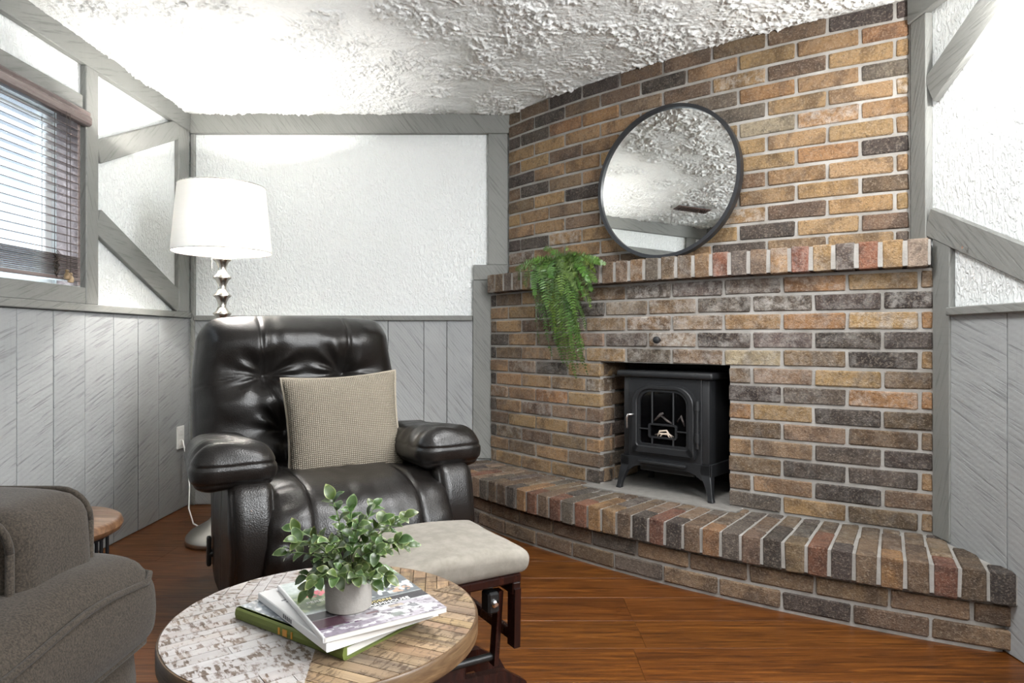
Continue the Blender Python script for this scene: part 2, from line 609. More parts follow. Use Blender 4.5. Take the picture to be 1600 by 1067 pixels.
# ------------------------------------------------------------------ floor
floor = box('floor', ((XL + XR) / 2, 0.8, -0.030), (XR - XL + 0.3, 6.0, 0.04), 'black')
tag(floor, kind='structure')
pw, gap = 0.186, 0.0007
row = 0
y = YR
while y < YB:
    x = XL - R.uniform(0.1, 1.1)
    while x < XR:
        x0, x1 = max(x, XL), min(x + 1.21, XR)
        y1 = min(y + pw, YB)
        if x1 - x0 > 0.02:
            o = box('plank', ((x0 + x1) / 2, (y + y1) / 2, -0.006), (x1 - x0 - gap, y1 - y - gap, 0.012), 'floor', floor, 0.0004)
            o.matrix_parent_inverse = Matrix.Identity(4)
            g = R.uniform(0.93, 1.07)
            o.color = (g, g * R.uniform(0.95, 1.03), g, 1)
        x += 1.21
    y += pw
    row += 1
# planks carry their own object origin so that the grain differs from one to the next
def recenter(o):
    me = o.data
    c = sum((v.co for v in me.vertices), Vector()) / len(me.vertices)
    me.transform(Matrix.Translation(-c))
    o.location = o.location + c
for ch in floor.children:
    recenter(ch)

# ------------------------------------------------------------------ ceiling (knock-down stucco relief in front, plain behind)
nx, ny = 800, 740
gx = np.linspace(XL - 0.05, XR + 0.05, nx); gy = np.linspace(0.55, YB + 0.05, ny)
X, Y = np.meshgrid(gx, gy, indexing='ij')
wx = (vnoise(X * 16, Y * 16, 1) - 0.5) * 0.035 + (vnoise(X * 47, Y * 47, 11) - 0.5) * 0.014
wy = (vnoise(X * 16 + 9, Y * 16, 2) - 0.5) * 0.035 + (vnoise(X * 47 + 5, Y * 47, 12) - 0.5) * 0.014
def ridge(s, seed, sx=1.0):
    n = vnoise((X + wx) * s * sx, (Y + wy) * s, seed)
    return 1 - np.abs(2 * n - 1)
h = 0.0055 * ridge(21, 3, 0.8) ** 5 + 0.0105 * ridge(41, 4) ** 4 + 0.0085 * ridge(74, 5) ** 3
h = h * (0.35 + 0.95 * sstep(0.25, 0.75, vnoise(X * 9, Y * 9, 6))) + 0.003 * (vnoise(X * 12, Y * 12, 7) > 0.55)
ceil = grid_mesh('ceiling', X, Y, ZC - h * 0.72, 'ceiling')
tag(ceil, kind='structure')
box('rear_ceiling_slab', ((XL + XR) / 2, (YR + 0.55) / 2 - 0.05, ZC + 0.02), (XR - XL + 0.3, 0.55 - YR + 0.1, 0.04), 'ceiling', ceil)
box('upper_slab', ((XL + XR) / 2, 2.05, ZC + 0.05), (XR - XL + 0.3, 3.1, 0.04), 'ceiling', ceil)

# ------------------------------------------------------------------ walls
WY0, WY1, WZ0, WZ1 = 1.66, 2.655, 1.085, 1.765      # window opening in the left wall
bm = bmesh.new()
T = 0.16
add_box(bm, (XL - T / 2, (YR + WY0) / 2, ZC / 2), (T, WY0 - YR, ZC))
add_box(bm, (XL - T / 2, (WY1 + YB) / 2 + 0.05, ZC / 2), (T, YB - WY1 + 0.1, ZC))
add_box(bm, (XL - T / 2, (WY0 + WY1) / 2, WZ0 / 2), (T, WY1 - WY0, WZ0))
add_box(bm, (XL - T / 2, (WY0 + WY1) / 2, (WZ1 + ZC) / 2), (T, WY1 - WY0, ZC - WZ1))
wall_left = tag(obj('wall_left', bm, 'plaster'), kind='structure')
wall_back = tag(box('wall_back', ((XL + XR) / 2, YB + 0.06, ZC / 2), (XR - XL + 0.3, 0.12, ZC), 'plaster'), kind='structure')
wall_right = tag(box('wall_right', (XR + 0.06, (YR + YB) / 2, ZC / 2), (0.12, YB - YR + 0.2, ZC), 'plaster'), kind='structure')
wall_rear = tag(box('wall_rear', ((XL + XR) / 2, YR - 0.06, ZC / 2), (XR - XL + 0.3, 0.12, ZC), 'plaster'), kind='structure')
wall_stub = tag(box('wall_partition', (-1.475, 1.40, ZC / 2), (0.47, 0.10, ZC), 'plaster'), kind='structure')

# wainscot planks
def planks(parent, axis, edges, fixed, z1, sign):
    lo, hi = min(edges), max(edges)
    if axis == 'y':
        box('joint_backing', (fixed + sign * 0.002, (lo + hi) / 2, z1 / 2), (0.004, hi - lo, z1), 'black', parent)
    else:
        box('joint_backing', ((lo + hi) / 2, fixed - 0.002, z1 / 2), (hi - lo, 0.004, z1), 'black', parent)
    for a, b in zip(edges, edges[1:]):
        g = 0.0028
        L = abs(b - a) - g
        c = (a + b) / 2
        th = 0.014 + R.uniform(-0.0015, 0.0015)
        if axis == 'y':
            o = box('plank', (fixed + sign * th / 2, c, z1 / 2), (th, L, z1 - 0.004), 'plank', parent, 0.0015)
        else:
            o = box('plank', (c, fixed - th / 2, z1 / 2), (L, th, z1 - 0.004), 'plank', parent, 0.0015)
        recenter(o)
PL = -1.696
def yl(u): return 1050 * 1.696 / (797 - u)
ed = [YB] + [yl(u) for u in (248, 216, 178, 133, 84, 27)]
while ed[-1] > YR + 0.2: ed.append(ed[-1] - R.choice((0.14, 0.19, 0.24)))
ed.append(YR)
planks(wall_left, 'y', ed, XL, 0.985, 1)
def xb(u): return (u - 797) * 3.545 / 1050
ed = [XL + 0.014] + [-1.53, -1.37, -1.13, -0.98, -0.80] + [xb(u) for u in (606, 662, 698, 741)]
planks(wall_back, 'x', ed, YB, 0.985, 1)
ed = [2.25, 1050 * 1.386 / 776, 1.62, 1.40, 1.14, 0.98]
while ed[-1] > YR + 0.2: ed.append(ed[-1] - R.choice((0.14, 0.19, 0.24)))
ed.append(YR)
planks(wall_right, 'y', ed, XR, 0.955, -1)

# trim boards
TN = [0]
def trim(c, s, rot=None):
    TN[0] += 1
    o = box('trim_%d' % TN[0], (0, 0, 0), s, 'paint', None, 0.003)
    o.location = c
    if rot: o.rotation_euler = rot
    return tag(o, kind='structure')
def wallboard(side, p0, p1, width, th=BT):
    """a board lying on a side wall between two (y, z) points of its centre line"""
    (y0, z0), (y1, z1) = p0, p1
    L = math.hypot(y1 - y0, z1 - z0)
    x = XL + th / 2 if side == 'l' else XR - th / 2
    return trim((x, (y0 + y1) / 2, (z0 + z1) / 2), (th, L, width), (math.atan2(z1 - z0, y1 - y0), 0, 0))
# left wall
wallboard('l', (YR, ZC - 0.047), (YB, ZC - 0.047), 0.094, 0.030)          # along the ceiling
wallboard('l', (1.475, 1.0), (YB - 0.024, 1.0), 0.030, 0.034)                  # wainscot cap
wallboard('l', (1.475, 1.048), (2.674, 1.048), 0.066)                       # below the window
wallboard('l', (1.475, 1.803), (2.657, 1.803), 0.074)                       # above the window
wallboard('l', (2.711, 1.015), (2.711, ZC - 0.094), 0.080, 0.026)         # post by the window
wallboard('l', (1.60, 1.015), (1.60, ZC - 0.094), 0.080, 0.026)           # post on the near side of the window
wallboard('l', (2.757, 1.642), (3.43, 1.945), 0.092)                       # upper brace
wallboard('l', (2.757, 1.360), (3.44, 1.062), 0.112)                       # lower brace
wallboard('l', (3.478, 1.015), (3.478, ZC - 0.094), 0.112, 0.024)         # corner post
# back wall
def backboard(x0, x1, z0, z1, th=BT):
    return trim(((x0 + x1) / 2, YB - th / 2, (z0 + z1) / 2), (x1 - x0, th, z1 - z0))
backboard(XL + 0.03, 0.005, ZC - 0.105, ZC, 0.034)
backboard(XL + 0.026, -1.662, 0.0, ZC - 0.105)
backboard(-1.662, -0.198, 0.972, 0.998, 0.034)
backboard(-0.116, -0.012, 1.265, ZC - 0.105, 0.026)
backboard(-0.193, -0.012, 1.185, 1.265, 0.030)
backboard(-0.196, -0.095, 0.245, 1.185, 0.026)
# right wall
wallboard('r', (YR, ZC - 0.050), (2.32, ZC - 0.050), 0.100, 0.030)
wallboard('r', (2.268, 1.205), (2.268, ZC - 0.100), 0.086, 0.024)
wallboard('r', (2.155, 0.235), (2.155, 1.21), 0.085, 0.019)
wallboard('r', (0.9, 0.963), (2.110, 0.963), 0.026, 0.034)
wallboard('r', (2.215, 1.696), (1.62, 2.005), 0.104)
wallboard('r', (2.222, 1.265), (1.665, 1.0185), 0.092)
# mirror shows the partition's head board, post and plaster
trim((-1.475, 1.462, ZC - 0.047), (0.47, 0.024, 0.094))
trim((-1.66, 1.461, 1.45), (0.08, 0.022, 0.87))

# ------------------------------------------------------------------ brick fireplace
class Arc:
    """convex arc in plan from the right end P0 to the left end P1, bulging towards the room"""
    def __init__(s, P0, P1, sag, off=0.0):
        P0, P1 = Vector(P0), Vector(P1)
        ch = (P1 - P0); c = ch.length
        s.r = (c * c / 8 + sag * sag / 2) / sag
        d = ch.normalized()
        nrm = Vector((-d.y, d.x))                # left of travel
        if nrm.dot(-(P0 + P1) / 2) < 0: nrm = -nrm   # points at the room
        s.c = (P0 + P1) / 2 + nrm * (sag - s.r)
        s.a0 = math.atan2(*(P0 - s.c).yx); s.a1 = math.atan2(*(P1 - s.c).yx)
        if s.a0 < 0: s.a0 += 2 * PI
        if s.a1 < 0: s.a1 += 2 * PI
        s.sg = 1 if s.a1 > s.a0 else -1
        s.r0 = s.r
        s.r += off
        s.L = abs(s.a1 - s.a0) * s.r0
    def ang(s, t): return s.a0 + s.sg * t / s.r0
    def pos(s, t, off=0.0):
        a = s.ang(t)
        return Vector((s.c.x + (s.r + off) * math.cos(a), s.c.y + (s.r + off) * math.sin(a)))
    def nrm(s, t):
        a = s.ang(t)
        return Vector((math.cos(a), math.sin(a)))
    def rz(s, t):                                # rotation that turns local -y into the outward normal
        n = s.nrm(t)
        return math.atan2(n.x, -n.y)
    def s_at_u(s, u):                            # arc length met by the vertical plane through the lens and column u
        k = (u - 797) / 1050
        lo, hi = -0.2, s.L + 0.4
        for _ in range(60):
            m = (lo + hi) / 2
            p = s.pos(m)
            if p.x / p.y > k: lo = m
            else: hi = m
        return lo
LOW = Arc((1.385, 2.195), (-0.105, 3.53), 0.115)
UPP = Arc((1.385, 2.325), (-0.010, 3.53), 0.095)
HRT = Arc((1.388, 1.828), (-0.43, 3.53), 0.195)
ZH = 0.235                                       # hearth top
CR = 0.0667                                      # course height
PITCH = 0.2140
ZM0, ZM1 = 1.110, 1.202                          # mantel
OP0, OP1 = LOW.s_at_u(1140), LOW.s_at_u(937)     # firebox opening along the arc
OPZ = ZM0 - 5 * CR

BRICKS = {}
def brick_mesh(L, D, H, v):
    key = (round(L, 3), round(D, 3), round(H, 3), v)
    if key not in BRICKS:
        rr = random.Random(hash(key) & 0xffff)
        bm = bmesh.new()
        add_box(bm, (0, 0, 0), (L, D, H), None, 0.0040)
        for vt in bm.verts:
            vt.co += Vector((rr.uniform(-1, 1) * 0.0020, rr.uniform(-1, 1) * 0.0016, rr.uniform(-1, 1) * 0.0016))
        bmesh.ops.recalc_face_normals(bm, faces=bm.faces)
        me = bpy.data.meshes.new('brick')
        bm.to_mesh(me); bm.free()
        me.materials.append(M['brick'])
        BRICKS[key] = me
    return BRICKS[key]
TONES = {'t': (0.2800, 0.1715, 0.0805), 'o': (0.2940, 0.1554, 0.0644), 'b': (0.1435, 0.0910, 0.0532), 'n': (0.1995, 0.1295, 0.0756),
         'd': (0.0560, 0.0406, 0.0329), 'g': (0.1050, 0.0805, 0.0630), 'r': (0.2030, 0.0805, 0.0455), 'w': (0.2940, 0.2310, 0.1610)}
def tone(ch, white=0.0):
    c = TONES[ch]
    k = R.uniform(0.86, 1.14)
    return (c[0] * k, c[1] * k * R.uniform(0.95, 1.05), c[2] * k * R.uniform(0.92, 1.08), white)
def put_brick(parent, x, y, z, rz, L, D, H, col, tilt=0.0):
    o = bpy.data.objects.new('brick', brick_mesh(round(L, 3), D, H, R.randrange(3)))
    o.location = (x, y, z)
    o.rotation_euler = (0, tilt, rz)
    o.color = col
    return link(o, parent)

def arc_wall(name, arc, z0, z1, depth, holes=(), parent=None, back=0.006):
    """mortar body that follows the arc, set back a little behind the brick faces"""
    bm = bmesh.new()
    cuts = sorted({0.0, arc.L} | {q for h in holes for q in h[:2]})
    zc = sorted({z0, z1} | {h[2] for h in holes})
    for a, b in zip(cuts, cuts[1:]):
        for c, d in zip(zc, zc[1:]):
            if any(a >= h[0] - 1e-6 and b <= h[1] + 1e-6 and d <= h[2] + 1e-6 for h in holes):
                continue
            k = max(2, int((b - a) / 0.08))
            pts = [arc.pos(a + (b - a) * i / k, -back) for i in range(k + 1)]
            pts += [arc.pos(a + (b - a) * i / k, -depth) for i in range(k, -1, -1)]
            add_prism(bm, [(p.x, p.y) for p in pts], c, d)
    return obj(name, bm, 'mortar', parent)

wall_fire = arc_wall('wall_fireplace', LOW, ZH - 0.02, ZM0, 0.11, [(OP0, OP1, OPZ)])
tag(wall_fire, kind='structure')
upper = arc_wall('upper_mortar', UPP, ZM0, ZC + 0.01, 0.10, (), wall_fire)

def pick(pool):
    return R.choice(pool)
def lay(arc, ztop, rows, j0, pools, parent, hole=None, whites=None, table=None, zmin=None, zmax=None):
    for r in range(rows):
        zc = ztop - CR * (r + 0.5)
        H = CR - 0.0105
        if zmin is not None and zc - H / 2 < zmin:
            top = zc + H / 2
            if top - zmin < 0.012: continue
            H = top - zmin; zc = zmin + H / 2
        s = j0 + (PITCH / 2 if r % 2 else 0) - PITCH * 2
        k = 0
        while s < arc.L:
            a, b = max(s, 0.0), min(s + PITCH, arc.L)
            segs = [(a, b)]
            if hole and zc < hole[2]:
                segs = []
                if a < hole[0]: segs.append((a, min(b, hole[0])))
                if b > hole[1]: segs.append((max(a, hole[1]), b))
            for (p, q) in segs:
                e0 = 0.0045 if hole and zc < hole[2] and abs(p - hole[1]) < 1e-6 else 0.0
                e1 = 0.0045 if hole and zc < hole[2] and abs(q - hole[0]) < 1e-6 else 0.0
                L = q - p - 0.0105 + (e0 + e1) * 1.6
                if L < 0.012: continue
                m = (p + q) / 2 - e0 * 0.8 + e1 * 0.8
                n = arc.pos(m, -0.046 + R.uniform(-0.0015, 0.0018))
                ch = None
                if table and r < len(table):
                    row_ = table[r]
                    i = int((m / arc.L) * len(row_))
                    ch = row_[len(row_) - 1 - min(i, len(row_) - 1)]
                if ch is None: ch = pick(pools)
                wt = whites(m, zc) if whites else 0.05
                put_brick(parent, n.x, n.y, zc + R.uniform(-0.0008, 0.0008), arc.rz(m), L, 0.092, H, tone(ch, wt), R.uniform(-0.006, 0.006))
            s += PITCH
            k += 1

# tones read left to right, top row first
UP_T = ['bbdbdbbbbbgd', 'bdbbtdttto', 'ddotonbdtbtt', 'tdtttttdgottg', 'ntnbtonntgdttt', 'dotttttttgwbtt', 'bdtntottttbttt',
        'bttdtttottttod', 'ttnttbttttttt', 'tbtntottntttb', 'dgtnttoottbtt', 'bdttnttbtdttb', 'ttdtbnnttdgntg']
LO_T = ['dbtnnbbggdgott', 'ttbgdbwntggwdd', 'btbtbntnnwtoto', 'dtnbndgngdgbdd', 'dbtnntngndwndt', 'tnddtbgngbnntb', 'dttbtnnbtgdgoo',
        'tttotbnbnotbdb', 'dtbbnbnbggbnbn', 'btttnnbbrtnbgd', 'dbbgnttngbbdgt', 'tbdtbnttdbtbdn', 'bttntddbtbgtbt', 'nbtgbntbrbnnbt']
def wh_up(m, z): return 0.06 if R.random() > 0.06 else 0.5
def wh_lo(m, z):
    d = abs(m - (OP0 + OP1) / 2 + 0.10)
    k = max(0.0, 1 - d / 0.95) * max(0.0, min(1.0, (z - 0.50) / 0.3))
    return 0.10 + 0.36 * k + (0.25 if R.random() < 0.12 else 0)
lay(UPP, ZC - 0.002, 13, UPP.s_at_u(1396) - 0.004, 'tttnbd', wall_fire, None, wh_up, UP_T, ZM1 + 0.002)
lay(LOW, ZM0 - 0.004, 14, LOW.s_at_u(1437), 'tnbgd', wall_fire, (OP0, OP1, OPZ), wh_lo, LO_T, ZH + 0.002)

# firebox: brick cheeks, dark lining and the slab the stove stands on
mid = (OP0 + OP1) / 2
inw = -LOW.nrm(mid)                               # straight into the fireplace
FD = 0.40
for sgn, sp in ((1, OP1), (-1, OP0)):
    p = LOW.pos(sp, -0.02)
    side = LOW.pos(sp + 0.02 * sgn) - LOW.pos(sp)
    side = Vector((-inw.y, inw.x)) * (1 if Vector((-inw.y, inw.x)).dot(side) > 0 else -1)
    cpos = p + inw * (FD / 2 + 0.06) + side * 0.052
    ck = box('firebox_cheek', (0, 0, 0), (FD - 0.10, 0.09, OPZ - ZH + 0.06), 'mortar', wall_fire)
    ck.location = (cpos.x, cpos.y, (OPZ + ZH) / 2)
    ck.rotation_euler = (0, 0, math.atan2(inw.y, inw.x))
    for r in range(8):
        zc = OPZ - CR * (r + 0.5)
        q0 = 0.012
        first = True
        while q0 < FD - 0.03:
            L = (0.095 if (r % 2 and first) else 0.20)
            L = min(L, FD - q0)
            if L > 0.03:
                b = p + inw * (q0 - 0.012 + L / 2) + side * 0.038
                put_brick(wall_fire, b.x, b.y, zc, math.atan2(inw.y, inw.x), L - 0.01, 0.09, CR - 0.0105, tone(pick('bndg'), 0.02))
            q0 += L
            first = False
pm = LOW.pos(mid, -0.02)
bk = box('firebox_back', (0, 0, 0), (1.0, 0.05, OPZ - ZH + 0.1), 'black', wall_fire)
cb = pm + inw * (FD + 0.02)
bk.location = (cb.x, cb.y, (OPZ + ZH) / 2)
bk.rotation_euler = (0, 0, math.atan2(-inw.x, inw.y))
tp = box('firebox_lintel', (0, 0, 0), (0.90, FD + 0.02, 0.04), 'black', wall_fire)
ct = pm + inw * (FD / 2 + 0.075)
tp.location = (ct.x, ct.y, OPZ + 0.034)
tp.rotation_euler = bk.rotation_euler

# mantel: a rowlock course that oversails the wall
mantel = empty('brick_mantel', (0.62, 2.8, ZM0), 0, 'long brick mantel shelf of upright brick ends running across the fireplace wall', 'mantel')
MB = Vector((0.62, 2.8))
bm = bmesh.new()
MT = Arc((1.385, 2.195), (-0.105, 3.53), 0.115, 0.055)
sA, sB = 0.012, MT.L + 0.085
k = 26
pts = [MT.pos(sA + (sB - sA) * i / k, -0.006) for i in range(k + 1)]
pts = [p for p in pts if p.y < 3.50]
e_ = MT.pos(sB, -0.006)
bpts = []
for i in range(k, -1, -1):
    p = MT.pos(sA + (sB - sA) * i / k, -0.150)
    bpts.append(Vector((p.x, min(p.y, 3.525))))
allp = pts + [Vector((pts[-1].x - 0.004, 3.525))] + [p for p in bpts]
add_prism(bm, [(p.x - MB.x, p.y - MB.y) for p in allp], 0.006, 0.088)
obj('mortar_bed', bm, 'mortar', mantel)
RP = 0.0700
s = sA
MT_T = 'gootbbgbtgbrgbgbntgnbtrgntrtgrtw'
i = 0
nb = int((sB - sA) / RP)
for i in range(nb):
    m = sA + RP * (i + 0.5)
    p = MT.pos(m, -0.0765)
    dd = 0.148
    if p.y > 3.44: dd = 0.10; p = MT.pos(m, -0.052)
    if p.y > 3.50: continue
    ch = MT_T[(len(MT_T) - 1 - i) % len(MT_T)]
    put_brick(mantel, p.x - MB.x, p.y - MB.y, 0.046, MT.rz(m), RP - 0.010, dd, 0.092, tone(ch, 0.28 if R.random() < 0.5 else 0.08))

# hearth
HB = Vector((0.6, 2.4))
hearth = empty('brick_hearth', (HB.x, HB.y, 0), 0, 'raised curved brick hearth step in front of the stove on the wood floor', 'hearth')
def hearth_body(name, off, z0, z1):
    k = 40
    pts = [HRT.pos(HRT.L * i / k, off) for i in range(k + 1)]
    pts = [p for p in pts if p.x < XR - 0.004]
    pts += [Vector((pts[-1].x, YB - 0.004)), Vector((0.3, YB - 0.004)), Vector((1.2, 2.75)), Vector((XR - 0.016, 2.75)), Vector((XR - 0.016, pts[0].y))]
    bm = bmesh.new()
    add_prism(bm, [(p.x - HB.x, p.y - HB.y) for p in pts], z0, z1)
    return obj(name, bm, 'mortar', hearth)
hearth_body('mortar_core', -0.036, 0.0, 0.139)
hearth_body('mortar_bed', -0.009, 0.149, ZH - 0.005)
HP = 0.0668
nb = int(HRT.L / HP) + 1
RT = 'dorngbbgornrgrotbdrdbogbdnrdnobrbd'
for i in range(nb):
    m = HP * (i + 0.5) + 0.004
    if m > HRT.L - 0.02: break
    n = HRT.nrm(m)
    # how far in the course runs before it meets the wall above
    dep = 0.05
    while dep < 0.75:
        q = HRT.pos(m, -dep)
        if (q - LOW.c).length < LOW.r or q.y > YB - 0.02 or q.x > XR - 0.02: break
        dep += 0.01
    dep += 0.012
    cuts = [0, 0.196, dep] if i % 2 else [0, 0.098, 0.294, dep]
    cuts = [c for c in cuts if c < dep - 0.02] + [dep]
    ch = RT[(len(RT) - 1 - i) % len(RT)]
    for j, (a, b) in enumerate(zip(cuts, cuts[1:])):
        if b - a < 0.02: continue
        p = HRT.pos(m, -(a + b) / 2)
        wdt = HP * (1 - (a + b) / 2 / HRT.r) - 0.0095
        if j == 0 and m < HP: pass
        put_brick(hearth, p.x - HB.x, p.y - HB.y, ZH - 0.046 + R.uniform(-0.001, 0.001), HRT.rz(m), wdt, b - a - 0.009, 0.092,
                  tuple(k * 0.84 for k in tone(ch if j == 0 else pick('bngbn'), 0)[:3]) + (0.04 if j == 0 else 0.14,))
for r in range(2):
    s = -0.10 if r else 0.0
    while s < HRT.L:
        a, b = max(s, 0.006), min(s + 0.205, HRT.L)
        if b - a > 0.03:
            m = (a + b) / 2
            p = HRT.pos(m, -0.030 - 0.040)
            put_brick(hearth, p.x - HB.x, p.y - HB.y, 0.008 + CR * (r + 0.5) - 0.002, HRT.rz(m), b - a - 0.011, 0.08, CR - 0.012, tone(pick('bnbgdn'), 0.05))
        s += 0.205
slab = box('firebox_slab', (0, 0, 0), (abs(OP1 - OP0) + 0.10, FD + 0.10, 0.02), 'slab', wall_fire, 0.002)
cs = pm + inw * (FD / 2 - 0.02)
slab.location = (cs.x, cs.y, ZH - 0.004)
slab.rotation_euler = bk.rotation_euler

kp = LOW.pos(LOW.s_at_u(1031), 0.008)
kn = empty('damper_knob', (kp.x, kp.y, 0.872), LOW.rz(LOW.s_at_u(1031)), 'small dark iron damper knob sticking out of the brick above the stove', 'knob')
bm = bmesh.new()
add_tube(bm, [(0, 0.03, 0), (0, -0.012, 0)], 0.006, 10)
obj('shank', bm, 'iron', kn, True, 0.8)
bm = bmesh.new()
add_tube(bm, [(0, -0.010, 0), (0, -0.016, 0), (0, -0.026, 0), (0, -0.030, 0)], [0.010, 0.015, 0.014, 0.008], 12)
obj('knob_head', bm, 'iron', kn, True, 0.8)
# ------------------------------------------------------------------ window and blind
WYC = (WY0 + WY1) / 2
win = tag(box('window_1', (XL - 0.125, WYC, WZ0 + 0.012), (0.05, WY1 - WY0, 0.024), 'whiteplastic'), kind='structure')
box('window_frame', (XL - 0.125, WYC, WZ1 - 0.02), (0.05, WY1 - WY0, 0.04), 'whiteplastic', win, 0.004)
for yy in (WY0 + 0.02, WYC + 0.02, WY1 - 0.02):
    box('window_stile', (XL - 0.125, yy, (WZ0 + WZ1) / 2), (0.05, 0.04, WZ1 - WZ0 - 0.07), 'whiteplastic', win, 0.004)
for a, b in ((WY0 + 0.04, WYC), (WYC + 0.04, WY1 - 0.04)):
    box('pane', (XL - 0.125, (a + b) / 2, (WZ0 + WZ1) / 2 - 0.01), (0.004, b - a, WZ1 - WZ0 - 0.06), 'pane', win)
box('window_casing', (XL - 0.030, WY1 - 0.008, (WZ0 + WZ1) / 2), (0.085, 0.016, WZ1 - WZ0), 'blindwood', win, 0.002)
box('window_casing', (XL - 0.030, WY0 + 0.008, (WZ0 + WZ1) / 2), (0.085, 0.016, WZ1 - WZ0), 'blindwood', win, 0.002)

blind = empty('window_blind', (XL + 0.010, WYC, WZ0), 0, 'dark wooden slatted blind hanging in the window on the left wall', 'blind')
BL = WY1 - WY0 - 0.044
bm = bmesh.new()
prof = [(0.0, 0.632), (0.022, 0.632), (0.030, 0.640), (0.030, 0.665), (0.024, 0.672), (0.026, 0.684), (0.018, 0.692), (0.0, 0.692)]
a = [bm.verts.new((x + 0.012, -BL / 2 - 0.005, z)) for x, z in prof]
b = [bm.verts.new((x + 0.012, BL / 2 + 0.032, z)) for x, z in prof]
bm.faces.new(a); bm.faces.new(b[::-1])
for k in range(len(prof)):
    k2 = (k + 1) % len(prof)
    bm.faces.new((a[k], b[k], b[k2], a[k2]))
obj('valance', bm, 'blindwood', blind)
sl = box('slat', (0, 0, 0), (0.046, BL, 0.0028), 'blindwood', blind, 0.0008)
zs = [0.610 - 0.0300 * i for i in range(17)] + [0.108 - 0.0066 * i for i in range(12)]
for i, z in enumerate(zs):
    o = sl if i == 0 else link(sl.copy(), blind)
    o.location = (-0.006 + R.uniform(-0.001, 0.001), R.uniform(-0.001, 0.001), z)
    o.rotation_euler = (0, (0.16 if i < 17 else 0.02) + R.uniform(-0.02, 0.02), 0)
box('bottom_rail', (-0.006, 0, 0.022), (0.048, BL, 0.014), 'blindwood', blind, 0.002)
for yy in (-0.30, 0.02, 0.325):
    for dx in (-0.030, 0.018):
        tube('ladder_cord', [(dx, yy, 0.63), (dx, yy, 0.03)], 0.0011, 'cord', blind, 5)
    pts = []
    for k in range(60):
        t = k / 59
        pts.append((0.026 + 0.008 * math.sin(k * 1.7), yy + 0.013 * math.sin(k * 2.3), 0.110 - 0.080 * t + 0.010 * math.cos(k * 1.9)))
    tube('gathered_cord', pts, 0.0016, 'cord', blind, 4)
for yy, zt in ((0.352, 0.030), (0.372, 0.020)):
    pc = tube('pull_cord', [(0.044, yy, 0.64), (0.046, yy, zt + 0.02)], 0.0013, 'cord', blind, 5)
    lathe('tassel', [(0, zt + 0.022), (0.006, zt + 0.020), (0.007, zt + 0.014), (0.005, zt + 0.011), (0.010, zt + 0.002), (0.012, zt - 0.008),
                     (0.009, zt - 0.016), (0, zt - 0.018)], 'tassel', pc, 14, (0.046, yy, 0))
# the light well outside
tag(box('window_well', (XL - 0.62, WYC, 0.45), (0.06, 1.6, 0.9), 'slab'), kind='structure')

# ------------------------------------------------------------------ floor lamp
LX, LY = -1.255, 2.93
lamp = empty('floor_lamp', (LX, LY, 0), 0, 'tall brushed nickel floor lamp with white drum shade behind the black recliner', 'lamp')
lathe('base', [(0, 0), (0.145, 0), (0.150, 0.006), (0.150, 0.022), (0.143, 0.034), (0.140, 0.036), (0.128, 0.050), (0.095, 0.068), (0.062, 0.086), (0.040, 0.108),
               (0.030, 0.135), (0.028, 0.150), (0, 0.152)], 'nickel', lamp, 48)
prof = [(0, 0.148), (0.030, 0.150), (0.034, 0.158), (0.027, 0.168), (0.020, 0.19), (0.019, 0.23), (0.024, 0.262), (0.033, 0.272), (0.033, 0.282), (0.022, 0.292)]
z = 0.31
while z < 1.20:
    prof += [(0.0165, z), (0.0185, z + 0.018), (0.026, z + 0.036), (0.0375, z + 0.046), (0.0375, z + 0.050), (0.026, z + 0.060), (0.0185, z + 0.074)]
    z += 0.0785
prof += [(0.014, z), (0.010, z + 0.02), (0.010, 1.30), (0, 1.30)]
lathe('pole', prof, 'nickel', lamp, 28)
sh = []
for (r, zz) in ((0.2060, 1.250), (0.1790, 1.540), (0.1775, 1.540), (0.2045, 1.250)):
    sh.append((r, zz))
bm = bmesh.new()
add_lathe(bm, sh + [sh[0]], 64)
bmesh.ops.remove_doubles(bm, verts=bm.verts, dist=1e-5)
shade = obj('lamp_shade', bm, 'shade', lamp, True, 0.6)
for zz, rr in ((1.252, 0.2045), (1.538, 0.178)):
    bm = bmesh.new()
    add_tube(bm, [(rr * math.cos(t), rr * math.sin(t), zz) for t in np.linspace(0, 2 * PI, 49)], 0.0022, 6, False)
    obj('shade_ring', bm, 'nickel', lamp, True)
for k in range(3):
    t = k * 2 * PI / 3
    tube('shade_arm', [(0, 0, 1.30), (0.204 * math.cos(t), 0.204 * math.sin(t), 1.254)], 0.0016, 'nickel', lamp, 5)
lathe('bulb', [(0, 1.30), (0.014, 1.31), (0.016, 1.335), (0.030, 1.37), (0.032, 1.39), (0.022, 1.415), (0, 1.422)], 'bulb', lamp, 20)
tube('switch_cord', [(-0.020, -0.012, 1.29), (-0.036, -0.02, 1.255), (-0.037, -0.021, 1.18)], 0.0018, 'whiteplastic', lamp, 6)
point('floor_lamp_bulb_light', (LX, LY, 1.40), 31, 0.035, (1.0, 0.965, 0.92))
cdp = [(LX - 0.11, LY + 0.02, 0.012), (LX - 0.13, LY + 0.10, 0.008), (LX - 0.16, LY + 0.16, 0.006), (LX - 0.22, LY + 0.20, 0.015), (LX - 0.27, LY + 0.26, 0.07),
       (LX - 0.30, LY + 0.33, 0.15), (LX - 0.35, LY + 0.42, 0.24), (XL + 0.03, LY + 0.52, 0.355)]
cord = tube('power_cord', cdp, 0.0035, 'whiteplastic', None, 8)
tag(cord, 'white power cord running from the floor lamp to the wall outlet', 'cord')
outlet = empty('wall_outlet', (XL + 0.017, 3.45, 0.37), 0, 'white electrical outlet plate on the grey planks behind the recliner', 'outlet')
